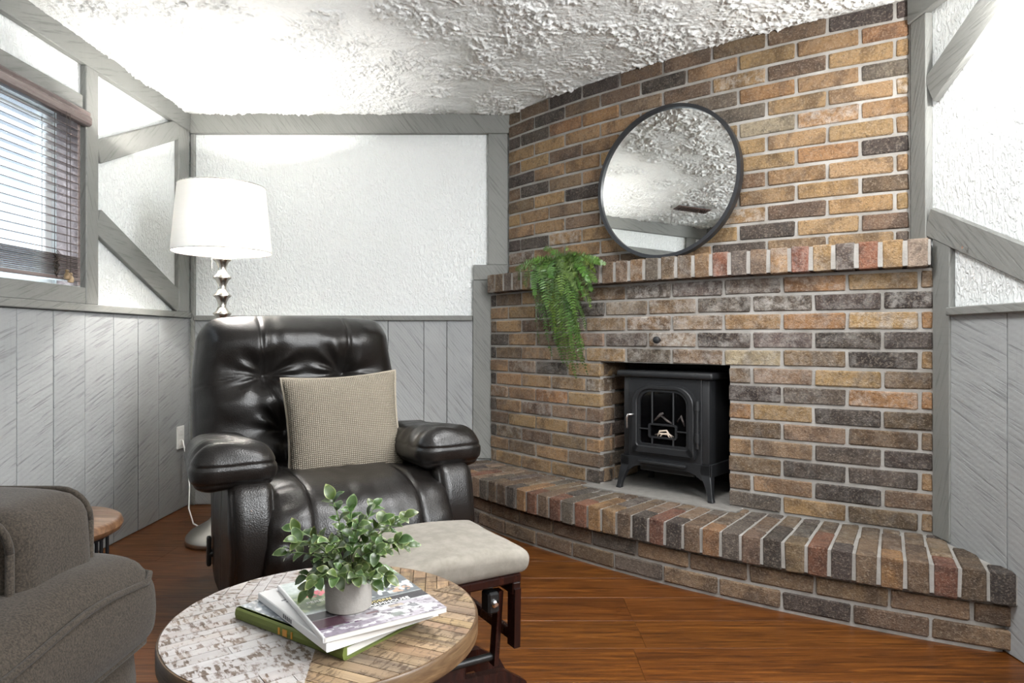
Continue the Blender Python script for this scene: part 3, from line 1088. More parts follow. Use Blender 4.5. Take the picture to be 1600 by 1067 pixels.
box('plate', (0, 0, 0), (0.007, 0.072, 0.116), 'whiteplastic', outlet, 0.002)
for zz in (-0.026, 0.026):
    box('socket', (0.004, 0, zz), (0.004, 0.034, 0.030), 'whiteplastic', outlet, 0.003)

# ------------------------------------------------------------------ recliner
CH = empty('recliner_chair', (-0.655, 2.462, 0), math.radians(30), 'black tufted leather recliner with padded arms holding a beige pillow', 'recliner')
TH = math.radians(-13)
def back_fn(P):
    x, y, z = P[:, 0].copy(), P[:, 1].copy(), P[:, 2].copy()
    z = z + 0.31
    xn = x / 0.385
    taper = 1 - 0.05 * sstep(0.25, 0.62, z) - 0.10 * sstep(0.2, -0.02, z)
    w = sstep(0.06, -0.06, y)
    edge = np.clip(1 - np.abs(xn) ** 5, 0, 1)
    d = 0.030 * edge
    d = d + edge * (0.062 * np.exp(-((z - 0.505) / 0.085) ** 2) + 0.048 * np.exp(-((z - 0.275) / 0.072) ** 2) + 0.035 * np.exp(-((z - 0.07) / 0.08) ** 2))
    tz = [(-0.145, 0.382), (0.145, 0.382), (-0.085, 0.165), (0.085, 0.165)]
    for i, (tx, tt) in enumerate(tz):
        r = np.hypot(x - tx, z - tt)
        amp = 0.040 if i < 4 else 0.010
        d -= amp * np.exp(-(r / 0.042) ** 2)
        an = np.arctan2(z - tt, x - tx)
        d += 0.0065 * np.sin(an * 8 + i * 1.3 + 2.5 * np.sin(an * 2 + i)) * np.exp(-((r - 0.075) / 0.06) ** 2)
    def groove(dist, depth=0.010, wid=0.0055):
        return depth * np.exp(-(dist / wid) ** 2)
    up = sstep(0.37, 0.40, z)
    bend = 0.155 + 0.02 * np.sin((z - 0.38) * 8)
    d -= up * (groove(x + bend) + groove(x - bend))
    lo = 1 - up
    xs = 0.155 - 0.07 * sstep(0.38, 0.165, z)
    d -= lo * (groove(x + xs, 0.008) + groove(x - xs, 0.008))
    zl = 0.382 - 0.03 * sstep(0.155, 0.38, np.abs(x))
    d -= groove(z - zl, 0.007) * sstep(0.12, 0.16, np.abs(x))
    d += 0.006 * (vnoise(x * 11 + 20, z * 26 + 9, 21) - 0.5) + 0.007 * (vnoise(x * 24 + 5, z * 9 + 3, 22) - 0.5) * sstep(0.35, 0.5, z)
    x = x * taper * (1 + 0.015 * np.exp(-((z - 0.42) / 0.12) ** 2))
    y = y - d * w
    # welt line round the sides
    sidew = groove(y - 0.03, 0.007, 0.006) * np.clip(np.abs(xn) - 0.8, 0, 1) * 5
    x = x - np.sign(x) * sidew
    z = z + 0.012 * (1 - xn ** 2) * sstep(0.5, 0.62, z)
    return np.stack([x, y, z], -1)
bm = puffy(0.395, 0.105, 0.31, 0.085, (110, 26, 100), back_fn)
back = obj('backrest', bm, 'leather', CH, True)
back.location = (-0.040, 0.275, 0.338)
back.rotation_euler = (TH, 0, 0)
# seat and footrest in one sweep
prof = [(0.30, 0.405), (0.20, 0.415), (0.08, 0.425), (-0.06, 0.438), (-0.18, 0.448), (-0.29, 0.450), (-0.37, 0.440), (-0.43, 0.412), (-0.465, 0.365), (-0.478, 0.30),
        (-0.478, 0.23), (-0.468, 0.16), (-0.445, 0.105), (-0.40, 0.085), (-0.30, 0.085)]
pp = np.array(prof)
sl_ = np.r_[0, np.cumsum(np.hypot(*np.diff(pp, axis=0).T))]
nv, nu = 150, 90
tv = np.linspace(0, sl_[-1], nv)
py = np.interp(tv, sl_, pp[:, 0]); pz = np.interp(tv, sl_, pp[:, 1])
ker = np.ones(9) / 9
py = np.r_[py[:4], np.convolve(py, ker, 'valid'), py[-4:]]; pz = np.r_[pz[:4], np.convolve(pz, ker, 'valid'), pz[-4:]]
ty, tz_ = np.gradient(py), np.gradient(pz)
ln = np.hypot(ty, tz_); ny_, nz_ = tz_ / ln, -ty / ln
u = np.linspace(-1, 1, nu)
U, V = np.meshgrid(u, np.arange(nv), indexing='ij')
xx = U * 0.280
d = 0.022 * (1 - np.abs(U) ** 4) - 0.05 * np.clip((np.abs(U) - 0.90) / 0.10, 0, 1) ** 2
ttv = tv[V]
d = d - 0.011 * (np.exp(-((np.abs(xx) - 0.165) / 0.0055) ** 2)) - 0.013 * np.exp(-((ttv - 0.33) / 0.007) ** 2)
d = d + 0.012 * (vnoise(xx * 9 + 31, ttv * 8 + 4, 31) - 0.5) + 0.009 * (vnoise(xx * 26 + 3, ttv * 10 + 7, 32) - 0.5)
d = d + 0.006 * np.sin(ttv * 60 + xx * 6) * np.exp(-((np.abs(xx) - 0.24) / 0.04) ** 2)
seat = grid_mesh('seat', xx - 0.018, py[V] + d * ny_[V], (pz[V] + d * nz_[V]) * 0.88 + 0.008, 'leather', CH)
if True:
    sm = seat.modifiers.new('thickness', 'SOLIDIFY'); sm.thickness = 0.02
box('seat_base', (0, -0.02, 0.18), (0.50, 0.74, 0.22), 'leather', CH, 0.02)
def arm_fn(P):
    x, y, z = P.T.copy()
    k = (z + 0.21) / 0.42
    f = sstep(0.10, -0.24, y)
    y = y - 0.055 * np.sin(PI * np.clip(k, 0, 1)) * f + 0.10 * (1 - k) ** 2 * f
    b = sstep(-0.05, 0.24, y)
    z = z + 0.07 * (1 - k) ** 2 * b
    g = 0.006 * np.exp(-((np.abs(x) - 0.053) / 0.004) ** 2) * sstep(-0.15, -0.20, y)
    y = y + g
    out = np.abs(x) > 0.055
    x = x - np.where(out, np.sign(x) * 0.005 * (np.exp(-((y + 0.08) / 0.005) ** 2) + np.exp(-((y - 0.10) / 0.005) ** 2)), 0)
    x = x + 0.004 * (vnoise(y * 12 + 8, z * 12 + 8, 41) - 0.5) * 2
    return np.stack([x, y, z], -1)
def pad_fn(P):
    x, y, z = P.T.copy()
    t = (y + 0.27) / 0.54
    wv = 1 + 0.08 * np.cos(t * PI)
    x = x * wv; z = z * wv
    z = z + 0.018 * (1 - (x / 0.125) ** 2)
    x = x + np.sign(x) * -0.0035 * (np.exp(-((z - 0.022) / 0.005) ** 2) + np.exp(-((z + 0.03) / 0.005) ** 2)) * np.clip(np.abs(x) / 0.125, 0, 1)
    fr = sstep(-0.15, -0.27, y)
    y = y + 0.004 * (np.exp(-((z - 0.022) / 0.005) ** 2) + np.exp(-((z + 0.03) / 0.005) ** 2)) * fr
    tp = sstep(0.0, 0.05, z)
    z = z + tp * (0.010 * (vnoise(x * 12 + 3, y * 26 + 11, 51) - 0.5) + 0.006 * np.sin(y * 70 + 3 * np.sin(x * 20)) * np.exp(-((y + 0.16) / 0.10) ** 2) * 0.8)
    return np.stack([x, y, z], -1)
for sx in (-1, 1):
    bm = puffy(0.066, 0.24, 0.21, 0.040, (24, 60, 40), arm_fn)
    a = obj('arm_panel', bm, 'leather', CH, True)
    a.location = (sx * 0.320 - 0.018, -0.185, 0.255)
    bm = puffy(0.112, 0.265, 0.064, 0.064, (30, 60, 30), pad_fn)
    p = obj('arm_pad', bm, 'leather', CH, True)
    p.location = (sx * 0.340 - 0.042, -0.165, 0.486)
    p.rotation_euler = (math.radians(-2), 0, 0)
bm = puffy(0.31, 0.06, 0.18, 0.04, (20, 6, 12))
ob = obj('rear_panel', bm, 'leather', CH, True)
ob.location = (0, 0.36, 0.26)
for sx in (-0.30, 0.30):
    for sy in (-0.26, 0.30):
        lathe('foot', [(0, 0), (0.022, 0), (0.025, 0.01), (0.022, 0.07), (0, 0.07)], 'rubber', CH, 14, (sx, sy, 0))
lv = box('recline_lever', (-0.416, -0.045, 0.178), (0.014, 0.026, 0.10), 'rubber', CH, 0.006, 2, (0.12, 0, 0), True)
tube('lever_shaft', [(-0.375, -0.045, 0.17), (-0.416, -0.045, 0.17)], 0.013, 'rubber', lv, 12)

# pillow
def pil_fn(P):
    x, y, z = P.T.copy()
    X, Z = x / 0.205, z / 0.20
    a = np.clip((1 - np.abs(X) ** 3.2) * (1 - np.abs(Z) ** 3.2), 0, 1) ** 0.55
    y = np.sign(y) * (0.005 + 0.080 * a) * np.minimum(np.abs(y) / 0.04, 1)
    pin = 1 - 0.075 * (1 - Z ** 2) * np.abs(X) ** 3
    pin2 = 1 - 0.075 * (1 - X ** 2) * np.abs(Z) ** 3
    y = y + 0.006 * (vnoise(X * 3 + 7, Z * 3 + 2, 61) - 0.5) * a
    return np.stack([x * pin, y, z * pin2], -1)
PW = Matrix.Translation((-0.665, 2.435, 0)) @ Matrix.Rotation(math.radians(30), 4, 'Z')
pl = PW @ Vector((0.055, -0.035, 0.553))
pil = empty('throw_pillow', pl, 0, 'square beige woven pillow with corded edge propped on the black recliner', 'pillow')
pil.rotation_euler = Euler((math.radians(-17), math.radians(-3), math.radians(21)))
bm = puffy(0.205, 0.04, 0.20, 0.012, (70, 6, 70), pil_fn)
obj('cushion', bm, 'weave', pil, True)
pts = []
for k in range(81):
    t = k / 80 * 4
    sd, f = int(t) % 4, (t % 1) * 2 - 1
    X, Z = [(f, -1), (1, f), (-f, 1), (-1, -f)][sd]
    pts.append((0.206 * X * (1 - 0.075 * (1 - Z * Z)), 0, 0.201 * Z * (1 - 0.075 * (1 - X * X))))
bm = bmesh.new()
add_tube(bm, pts, 0.006, 8, False)
obj('corded_edge', bm, 'piping', pil, True)

# ------------------------------------------------------------------ sofa (seen from beyond its right arm)
SO = empty('grey_sofa', (-0.85, 0.50, 0), 0, 'grey brown upholstered sofa cut by the left edge with a padded arm', 'sofa')
def sob(n, c, h, r, ns, fn=None, rot=None):
    o = obj(n, puffy(h[0], h[1], h[2], r, ns, fn), 'sofa', SO, True)
    o.location = c
    if rot: o.rotation_euler = rot
    return o
def welt(parent, pts, r=0.0040):
    bm = bmesh.new()
    add_tube(bm, pts, r, 8)
    return obj('welt', bm, 'sofa', parent, True)
sob('base', (0, 0.0, 0.17), (0.40, 0.29, 0.13), 0.02, 10)
# low back: box cushion with a welted face, thickness along y, its right end seen from the room
def sb_fn(P):
    x, y, z = P.T.copy()
    z = z + 0.010 * (1 - (x / 0.36) ** 2) * sstep(0.0, 0.17, z) + 0.004 * (vnoise(x * 14 + 4, y * 14 + 4, 71) - 0.5)
    x = x + np.where(x > 0.30, 0.008 * (1 - (z / 0.18) ** 2), 0)
    return np.stack([x, y, z], -1)
bk_ = sob('back_cushion', (0.016, 0.212, 0.528), (0.356, 0.066, 0.180), 0.030, (40, 16, 30), sb_fn)
def rrect(hx, hz, r, y, n=6):
    out = []
    for cx_, cz_, a0 in ((hx - r, hz - r, 0), (-hx + r, hz - r, PI / 2), (-hx + r, -hz + r, PI), (hx - r, -hz + r, 3 * PI / 2)):
        for k in range(n + 1):
            t = a0 + PI / 2 * k / n
            out.append((cx_ + r * math.cos(t), y, cz_ + r * math.sin(t)))
    return out + [out[0]]
for yy in (-0.062, 0.062):
    w_ = welt(bk_, rrect(0.350, 0.178, 0.035, yy))
sob('seat_cushion', (0.0, -0.08, 0.36), (0.345, 0.24, 0.075), 0.04, 14)
def sa_fn(P):
    x, y, z = P.T.copy()
    t = np.clip((y + 0.33) / 0.66, 0, 1)
    z = z + 0.016 * (1 - (x / 0.07) ** 2) * sstep(0.0, 0.04, z)
    z = z + 0.014 * np.sin(t * PI * 1.0) * 0 + np.where(z > 0, 0.016 * np.exp(-((t - 0.80) / 0.16) ** 2), 0)
    x = x + 0.008 * np.sign(x) * np.sin(np.clip((z + 0.046) / 0.092, 0, 1) * PI)
    x = x + 0.003 * (vnoise(y * 16 + 9, z * 16 + 9, 72) - 0.5)
    return np.stack([x, y, z], -1)
for sx in (1, -1):
    ap = sob('arm_pad', (sx * 0.352, 0.0, 0.557), (0.070, 0.322, 0.046), 0.030, (18, 60, 20), sa_fn)
    for zz in (0.030, -0.034):
        pts = []
        for k in range(33):
            t = k / 32
            y = -0.30 + 0.60 * t
            lift = 0.016 * math.exp(-(((y + 0.33) / 0.66 - 0.80) / 0.16) ** 2) if zz > 0 else 0
            pts.append((sx * (0.0718 if zz > 0 else 0.0670), y * 0.965, zz + lift))
        if zz > 0:
            pts += [(sx * 0.067, 0.303, zz + 0.012), (sx * 0.050, 0.3165, zz + 0.009), (0.0, 0.319, zz + 0.008), (-sx * 0.045, 0.317, zz + 0.008)]
        else:
            pts += [(sx * 0.060, 0.303, zz), (sx * 0.045, 0.311, zz), (0.0, 0.313, zz)]
        welt(ap, pts, 0.0038)
    sob('arm_panel', (sx * 0.350, -0.01, 0.278), (0.064, 0.305, 0.238), 0.014, (10, 20, 14))
for sx in (-0.33, 0.33):
    for sy in (-0.24, 0.24):
        box('foot', (sx, sy, 0.02), (0.05, 0.05, 0.04), 'cherry', SO, 0.004)

# ------------------------------------------------------------------ small side table behind the sofa
ST = empty('side_table', (-1.066, 1.53, 0), 0, 'small round wood topped side table on thin black metal bars behind the sofa', 'table')
lathe('table_top', [(0, 0.428), (0.148, 0.428), (0.158, 0.434), (0.162, 0.444), (0.158, 0.455), (0.150, 0.460), (0, 0.461)], 'sidewood', ST, 56)
for zz, rr in ((0.420, 0.128), (0.345, 0.128), (0.03, 0.128)):
    bm = bmesh.new()
    add_tube(bm, [(rr * math.cos(t), rr * math.sin(t), zz) for t in np.linspace(0, 2 * PI, 49)], 0.004, 8, False)
    obj('ring', bm, 'blackmetal', ST, True)
for k in range(12):
    t = k * PI / 6 + 0.1
    x, y = 0.128 * math.cos(t), 0.128 * math.sin(t)
    tube('bar', [(x, y, 0.0), (x, y, 0.43)], 0.004, 'blackmetal', ST, 8)

# ------------------------------------------------------------------ coffee table
TX, TY, TZ, TR = -0.305, 1.115, 0.42, 0.2515
CT = empty('coffee_table', (TX, TY, 0), 0, 'round reclaimed wood coffee table with window glare painted pale on its left planks and dark rim', 'table')
bm = bmesh.new()
add_lathe(bm, [(0, TZ - 0.034), (TR - 0.004, TZ - 0.034), (TR, TZ - 0.030), (TR, TZ - 0.004), (TR - 0.002, TZ - 0.001), (TR - 0.006, TZ - 0.001), (TR - 0.006, TZ - 0.006), (0, TZ - 0.006)], 96)
obj('rim_band', bm, 'rimwood', CT, True, 0.6)
def clip(poly, nx_, ny_2, d_):                    # keep n.p <= d
    out = []
    for i in range(len(poly)):
        p, q = poly[i], poly[(i + 1) % len(poly)]
        a = p[0] * nx_ + p[1] * ny_2 - d_; b = q[0] * nx_ + q[1] * ny_2 - d_
        if a <= 0: out.append(p)
        if a * b < 0:
            t = a / (a - b)
            out.append((p[0] + (q[0] - p[0]) * t, p[1] + (q[1] - p[1]) * t))
    return out
RS = TR - 0.0045
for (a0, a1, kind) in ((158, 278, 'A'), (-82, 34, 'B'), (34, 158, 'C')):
    m = math.radians((a0 + a1) / 2)
    sect = [(0, 0)] + [(RS * math.cos(t), RS * math.sin(t)) for t in np.linspace(math.radians(a0), math.radians(a1), 40)]
    ux, uy = math.cos(m), math.sin(m)
    vx, vy = -uy, ux
    q = -RS
    while q < RS:
        wd = R.uniform(0.019, 0.027)
        cuts = [(-RS, RS)]
        if kind == 'C':
            cs_ = sorted([-0.01, 0.05 + R.uniform(-0.02, 0.02), 0.12 + R.uniform(-0.02, 0.02), 0.18 + R.uniform(-0.02, 0.02)])
            cuts = list(zip(cs_, cs_[1:] + [RS + 0.01]))
        elif R.random() < 0.55:
            c_ = R.uniform(0.06, 0.17)
            cuts = [(-RS, c_), (c_, RS)]
        for (l0, l1) in cuts:
            p = clip(sect, vx, vy, q + wd - 0.0013)
            p = clip(p, -vx, -vy, -q) if len(p) > 2 else p
            p = clip(p, ux, uy, l1 - 0.0010) if len(p) > 2 else p
            p = clip(p, -ux, -uy, -l0) if len(p) > 2 else p
            if len(p) < 3: continue
            ar = abs(sum(p[i][0] * p[(i + 1) % len(p)][1] - p[(i + 1) % len(p)][0] * p[i][1] for i in range(len(p)))) / 2
            if ar < 3e-5: continue
            ccx = sum(k[0] for k in p) / len(p); ccy = sum(k[1] for k in p) / len(p)
            ca, sa = math.cos(-m), math.sin(-m)
            loc = [((x - ccx) * ca - (y - ccy) * sa, (x - ccx) * sa + (y - ccy) * ca) for x, y in p]
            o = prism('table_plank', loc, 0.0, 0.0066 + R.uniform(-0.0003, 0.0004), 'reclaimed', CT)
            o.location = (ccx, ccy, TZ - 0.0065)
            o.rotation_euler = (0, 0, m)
            g = R.uniform(0.78, 1.25)
            if kind == 'A': glare_fac = R.uniform(0.72, 0.98)  # plank whiteness is window glare painted into the colour, strongest at left
            elif kind == 'C': glare_fac = max(0.0, min(0.9, 0.45 - ccx * 5.5)) * R.uniform(0.8, 1)
            else: glare_fac = R.uniform(0.0, 0.10)
            o.color = (g, g * R.uniform(0.94, 1.04), g * R.uniform(0.9, 1.05), glare_fac)
        q += wd
for k in range(3):
    t = math.radians(-48 + 120 * k)
    x, y = 0.185 * math.cos(t), 0.185 * math.sin(t)
    x2, y2 = 0.215 * math.cos(t), 0.215 * math.sin(t)
    tube('leg', [(x, y, TZ - 0.034), (x2, y2, 0.0)], 0.011, 'blackmetal', CT, 12)
bm = bmesh.new()
add_tube(bm, [(0.186 * math.cos(t), 0.186 * math.sin(t), TZ - 0.042) for t in np.linspace(0, 2 * PI, 49)], 0.008, 8, False)
obj('under_ring', bm, 'blackmetal', CT, True)

# ------------------------------------------------------------------ books and magazine
def paint_grid(name, W, H, nx_, ny_2, fn, parent, z, bend=None):
    gx_, gy_ = np.meshgrid(np.linspace(0, W, nx_), np.linspace(0, H, ny_2), indexing='ij')
    gz = np.full_like(gx_, z)
    if bend is not None: gz = gz + bend(gx_ / W, gy_ / H)
    o = grid_mesh(name, gx_, gy_, gz, 'print', parent)
    c = np.clip(fn(gx_ / W, gy_ / H) * 0.86, 0, 1).reshape(-1, 3)
    at = o.data.color_attributes.new('print', 'FLOAT_COLOR', 'POINT')
    at.data.foreach_set('color', np.c_[c, np.ones(len(c))].astype(np.float32).ravel())
    return o
def block(name, W, H, z0, z1, mat_, parent, bend=None, nx_=2):
    xs = np.linspace(0, W, nx_)
    v, f = [], []
    for x in xs:
        b_ = bend(np.array(x / W), 0) if bend is not None else 0.0
        v += [(x, 0, z0 + b_ * 0.6), (x, H, z0 + b_ * 0.6), (x, H, z1 + b_), (x, 0, z1 + b_)]
    for i in range(nx_ - 1):
        a_, b_ = 4 * i, 4 * i + 4
        for k in range(4):
            f.append((a_ + k, b_ + k, b_ + (k + 1) % 4, a_ + (k + 1) % 4))
    f.append((3, 2, 1, 0)); e_ = 4 * (nx_ - 1); f.append((e_, e_ + 1, e_ + 2, e_ + 3))
    bm = bmesh.new()
    vs = [bm.verts.new(p) for p in v]
    for q in f: bm.faces.new([vs[k] for k in q])
    return obj(name, bm, mat_, parent)
M['greencloth'] = plain('green_book_cloth', (0.098, 0.122, 0.022), 0.6)
M['whitecover'] = plain('white_gloss_cover', (0.62, 0.62, 0.62), 0.3)
M['orangefoil'] = plain('orange_foil', (0.42, 0.19, 0.02), 0.4)
M['greyink'] = plain('grey_ink', (0.10, 0.10, 0.11), 0.6)
M['whiteink'] = plain('white_ink', (0.85, 0.84, 0.80), 0.5)
M['tanink'] = plain('tan_ink', (0.52, 0.44, 0.20), 0.5)

def mixc(c, m, col):
    m = m[..., None]
    return c * (1 - m) + np.array(col) * m
# lower hardback: spine runs along local y from the far left corner to the near corner
bk1 = empty('green_hardback_book', (-0.235, 0.957, TZ), 0, 'hardback with green cloth spine and slate cover, lowest of the stack on the table', 'book')
bk1.rotation_euler = (0, 0, math.radians(146 - 90))
BW1, BH1 = 0.200, 0.255
block('page_block', BW1 - 0.008, BH1 - 0.010, 0.003, 0.0175, 'paper', bk1).location = (0.004, 0.005, 0)
block('lower_board', BW1, BH1, 0.0003, 0.003, 'greencloth', bk1)
block('upper_board', BW1, BH1, 0.0175, 0.0202, 'greencloth', bk1)
bm = bmesh.new()
pr = [(0.0, 0.0003), (-0.003, 0.003), (-0.0045, 0.010), (-0.003, 0.0175), (0.0, 0.0202), (0.004, 0.0202), (0.004, 0.0003)]
add_panel(bm, pr, 0.0, BH1)
obj('spine', bm, 'greencloth', bk1)
for yy, ww in ((0.128, 0.010), (0.142, 0.004), (0.112, 0.003)):
    box('spine_stamp', (-0.0046, yy, 0.010), (0.0012, ww, 0.010), 'orangefoil', bk1)
def cov1(u_, v_):
    n = vnoise(u_ * 7, v_ * 9, 81); n2 = vnoise(u_ * 26, v_ * 26, 82)
    c = np.ones(u_.shape + (3,)) * np.array((0.20, 0.225, 0.25))
    c = mixc(c, sstep(0.45, 0.7, n), (0.34, 0.38, 0.42))
    c = mixc(c, sstep(0.7, 0.8, n2), (0.55, 0.58, 0.60))
    c = mixc(c, sstep(0.35, 0.15, v_), (0.05, 0.05, 0.055))
    c = mixc(c, ((np.abs((u_ + v_ * 0.5) * 7 % 1 - 0.5) < 0.04) & (v_ > 0.55)).astype(float) * 0.6, (0.62, 0.66, 0.70))
    c = mixc(c, ((np.abs(v_ - 0.26) < 0.015) & ((u_ * 14) % 1 < 0.6)).astype(float), (0.8, 0.8, 0.8))
    return c
paint_grid('cover_print', BW1 - 0.006, BH1 - 0.002, 60, 70, cov1, bk1, 0.0204).location = (0.005, 0.001, 0)
# white paperback in the middle
def bend(u_, v_): return 0.0 * u_
bk2 = empty('white_softcover_book', (-0.2555, 0.938, TZ + 0.0207), 0, 'white paperback with grey lettered spine in the middle of the stack', 'book')
bk2.rotation_euler = (0, 0, math.radians(131.4 - 90))
BW2, BH2 = 0.190, 0.250
block('page_block', BW2 - 0.002, BH2 - 0.002, 0.0006, 0.0125, 'paper', bk2, bend, 16).location = (0.001, 0.001, 0)
block('lower_cover', BW2, BH2, 0.0001, 0.0006, 'whitecover', bk2, bend, 16)
bm = bmesh.new()
add_panel(bm, [(0.0, 0.0001), (-0.0012, 0.0015), (-0.0012, 0.0118), (0.0, 0.0131), (0.003, 0.0131), (0.003, 0.0001)], 0.0, BH2)
obj('spine', bm, 'whitecover', bk2)
def cov2(u_, v_):
    n = vnoise(u_ * 9, v_ * 9, 83)
    c = np.ones(u_.shape + (3,)) * np.array((0.66, 0.66, 0.66))
    c = mixc(c, sstep(0.5, 0.8, n) * sstep(0.5, 0.2, v_), (0.42, 0.42, 0.41))
    return c
paint_grid('cover_print', BW2, BH2, 40, 50, cov2, bk2, 0.0132, bend)
for i, yy in enumerate((0.190, 0.180, 0.170, 0.158)):
    box('printed_line', (0.032 + 0.002 * i, yy, 0.0134), (0.036 - 0.004 * i, 0.0028, 0.0003), 'greyink', bk2)
for i in range(5):
    box('spine_mark', (-0.00125, 0.118 + 0.0068 * i, 0.0066), (0.0004, 0.0045, 0.0060), 'greyink', bk2)
# magazine on top
mg = empty('home_magazine', (-0.2596, 0.936, TZ + 0.0342), 0, 'glossy home magazine with garden photographs on its cover under the potted plant', 'magazine')
mg.rotation_euler = (0, 0, math.radians(33.5))
MW, MH = 0.194, 0.240
block('pages', MW - 0.001, MH - 0.001, 0.0005, 0.0072, 'paper', mg, bend, 16)
def cov3(u_, v_):
    n = vnoise(u_ * 8, v_ * 8, 91); n2 = vnoise(u_ * 24, v_ * 24, 92); n3 = vnoise(u_ * 46, v_ * 46, 93)
    c = np.ones(u_.shape + (3,)) * np.array((0.60, 0.66, 0.64))
    grn = (0.17, 0.23, 0.13)
    c = mixc(c, sstep(0.80, 0.66, v_) * sstep(0.38, 0.46, v_) * sstep(0.45, 0.30, u_), grn)
    c = mixc(c, sstep(0.50, 0.62, n2) * sstep(0.86, 0.60, v_) * sstep(0.40, 0.46, v_) * sstep(0.5, 0.3, u_), (0.42, 0.50, 0.30))
    pk = (np.hypot((u_ - 0.24) / 0.15, (v_ - 0.70) / 0.055) < 1) & (n3 > 0.40)
    c = mixc(c, pk.astype(float), (0.74, 0.20, 0.23))
    # right upper photograph: greenery over a grey veranda
    rt = sstep(0.44, 0.48, u_)
    c = mixc(c, rt * sstep(0.36, 0.40, v_), (0.13, 0.14, 0.15))
    c = mixc(c, rt * sstep(0.70, 0.80, v_), (0.19, 0.27, 0.14))
    c = mixc(c, rt * (sstep(0.6, 0.68, n2)) * sstep(0.40, 0.45, v_), (0.52, 0.55, 0.54))
    c = mixc(c, rt * (np.hypot((u_ - 0.85) / 0.10, (v_ - 0.47) / 0.05) < 1) * sstep(0.35, 0.5, n3), (0.45, 0.30, 0.22))
    c = mixc(c, ((np.abs(v_ - 0.59) < 0.05) & ((u_ * 11 + v_ * 3) % 1 < 0.35) & (u_ > 0.46) & (u_ < 0.76)).astype(float), (0.55, 0.52, 0.46))
    # dark title band
    c = mixc(c, sstep(0.385, 0.37, v_) * sstep(0.26, 0.275, v_), (0.045, 0.040, 0.045))
    c = mixc(c, sstep(0.42, 0.30, u_) * sstep(0.275, 0.26, v_) * sstep(0.10, 0.14, v_), (0.075, 0.035, 0.05))
    # bottom photograph: pale sofas, cushions and a coffee table
    lo = sstep(0.27, 0.255, v_) * sstep(0.22, 0.34, u_)
    n4 = vnoise(u_ * 10 + v_ * 6, v_ * 22 - u_ * 3, 94); n5 = vnoise(u_ * 30, v_ * 60 + u_ * 9, 95)
    c = mixc(c, lo, (0.40, 0.37, 0.40))
    c = mixc(c, lo * sstep(0.42, 0.58, n4), (0.66, 0.64, 0.65))
    c = mixc(c, lo * sstep(0.66, 0.72, n5), (0.20, 0.18, 0.20))
    for (qu, qv, ru, rv, col) in ((0.80, 0.165, 0.035, 0.030, (0.16, 0.16, 0.17)), (0.62, 0.085, 0.05, 0.030, (0.22, 0.24, 0.22)), (0.52, 0.075, 0.03, 0.025, (0.74, 0.72, 0.70)),
                                  (0.46, 0.195, 0.05, 0.012, (0.20, 0.12, 0.13)), (0.68, 0.215, 0.06, 0.018, (0.45, 0.38, 0.30)), (0.90, 0.10, 0.05, 0.03, (0.72, 0.70, 0.69))):
        c = mixc(c, ((np.abs(u_ - qu + (v_ - qv) * 0.3) < ru) & (np.abs(v_ - qv) < rv)).astype(float) * 0.9, col)
    c = mixc(c, sstep(0.12, 0.10, v_) * sstep(0.60, 0.40, u_), (0.30, 0.26, 0.31))
    c = mixc(c, ((np.abs(v_ - 0.055 - 0.02 * np.sin(u_ * 14)) < 0.014) & (n5 > 0.35) & (u_ < 0.55)).astype(float), (0.66, 0.64, 0.66))
    c = mixc(c, ((np.abs(v_ - 0.125) < 0.016) & (n5 > 0.42) & (u_ < 0.40)).astype(float), (0.10, 0.045, 0.10))
    c = c * (0.78 + 0.34 * n3[..., None])
    return c
paint_grid('cover_print', MW, MH, 150, 170, cov3, mg, 0.0078, bend)
bm = bmesh.new()
add_panel(bm, [(0.0, 0.0003), (-0.0010, 0.0015), (-0.0010, 0.0068), (0.0, 0.0079), (0.0025, 0.0080), (0.0025, 0.0003)], 0.0, MH)
obj('spine', bm, 'whitecover', mg)
text_obj('title_lettering', 'MODERN', 0.0115, 'tanink', mg, (0.088, 0.3275 * MH, 0.0081), (0, 0, 0))
text_obj('title_lettering', 'FARMHOUSE', 0.0130, 'whiteink', mg, (0.088, 0.276 * MH, 0.0081), (0, 0, 0))
text_obj('cover_lettering', 'PERENN', 0.0125, 'whiteink', mg, (0.016, 0.545 * MH, 0.0081), (0, 0, 0))

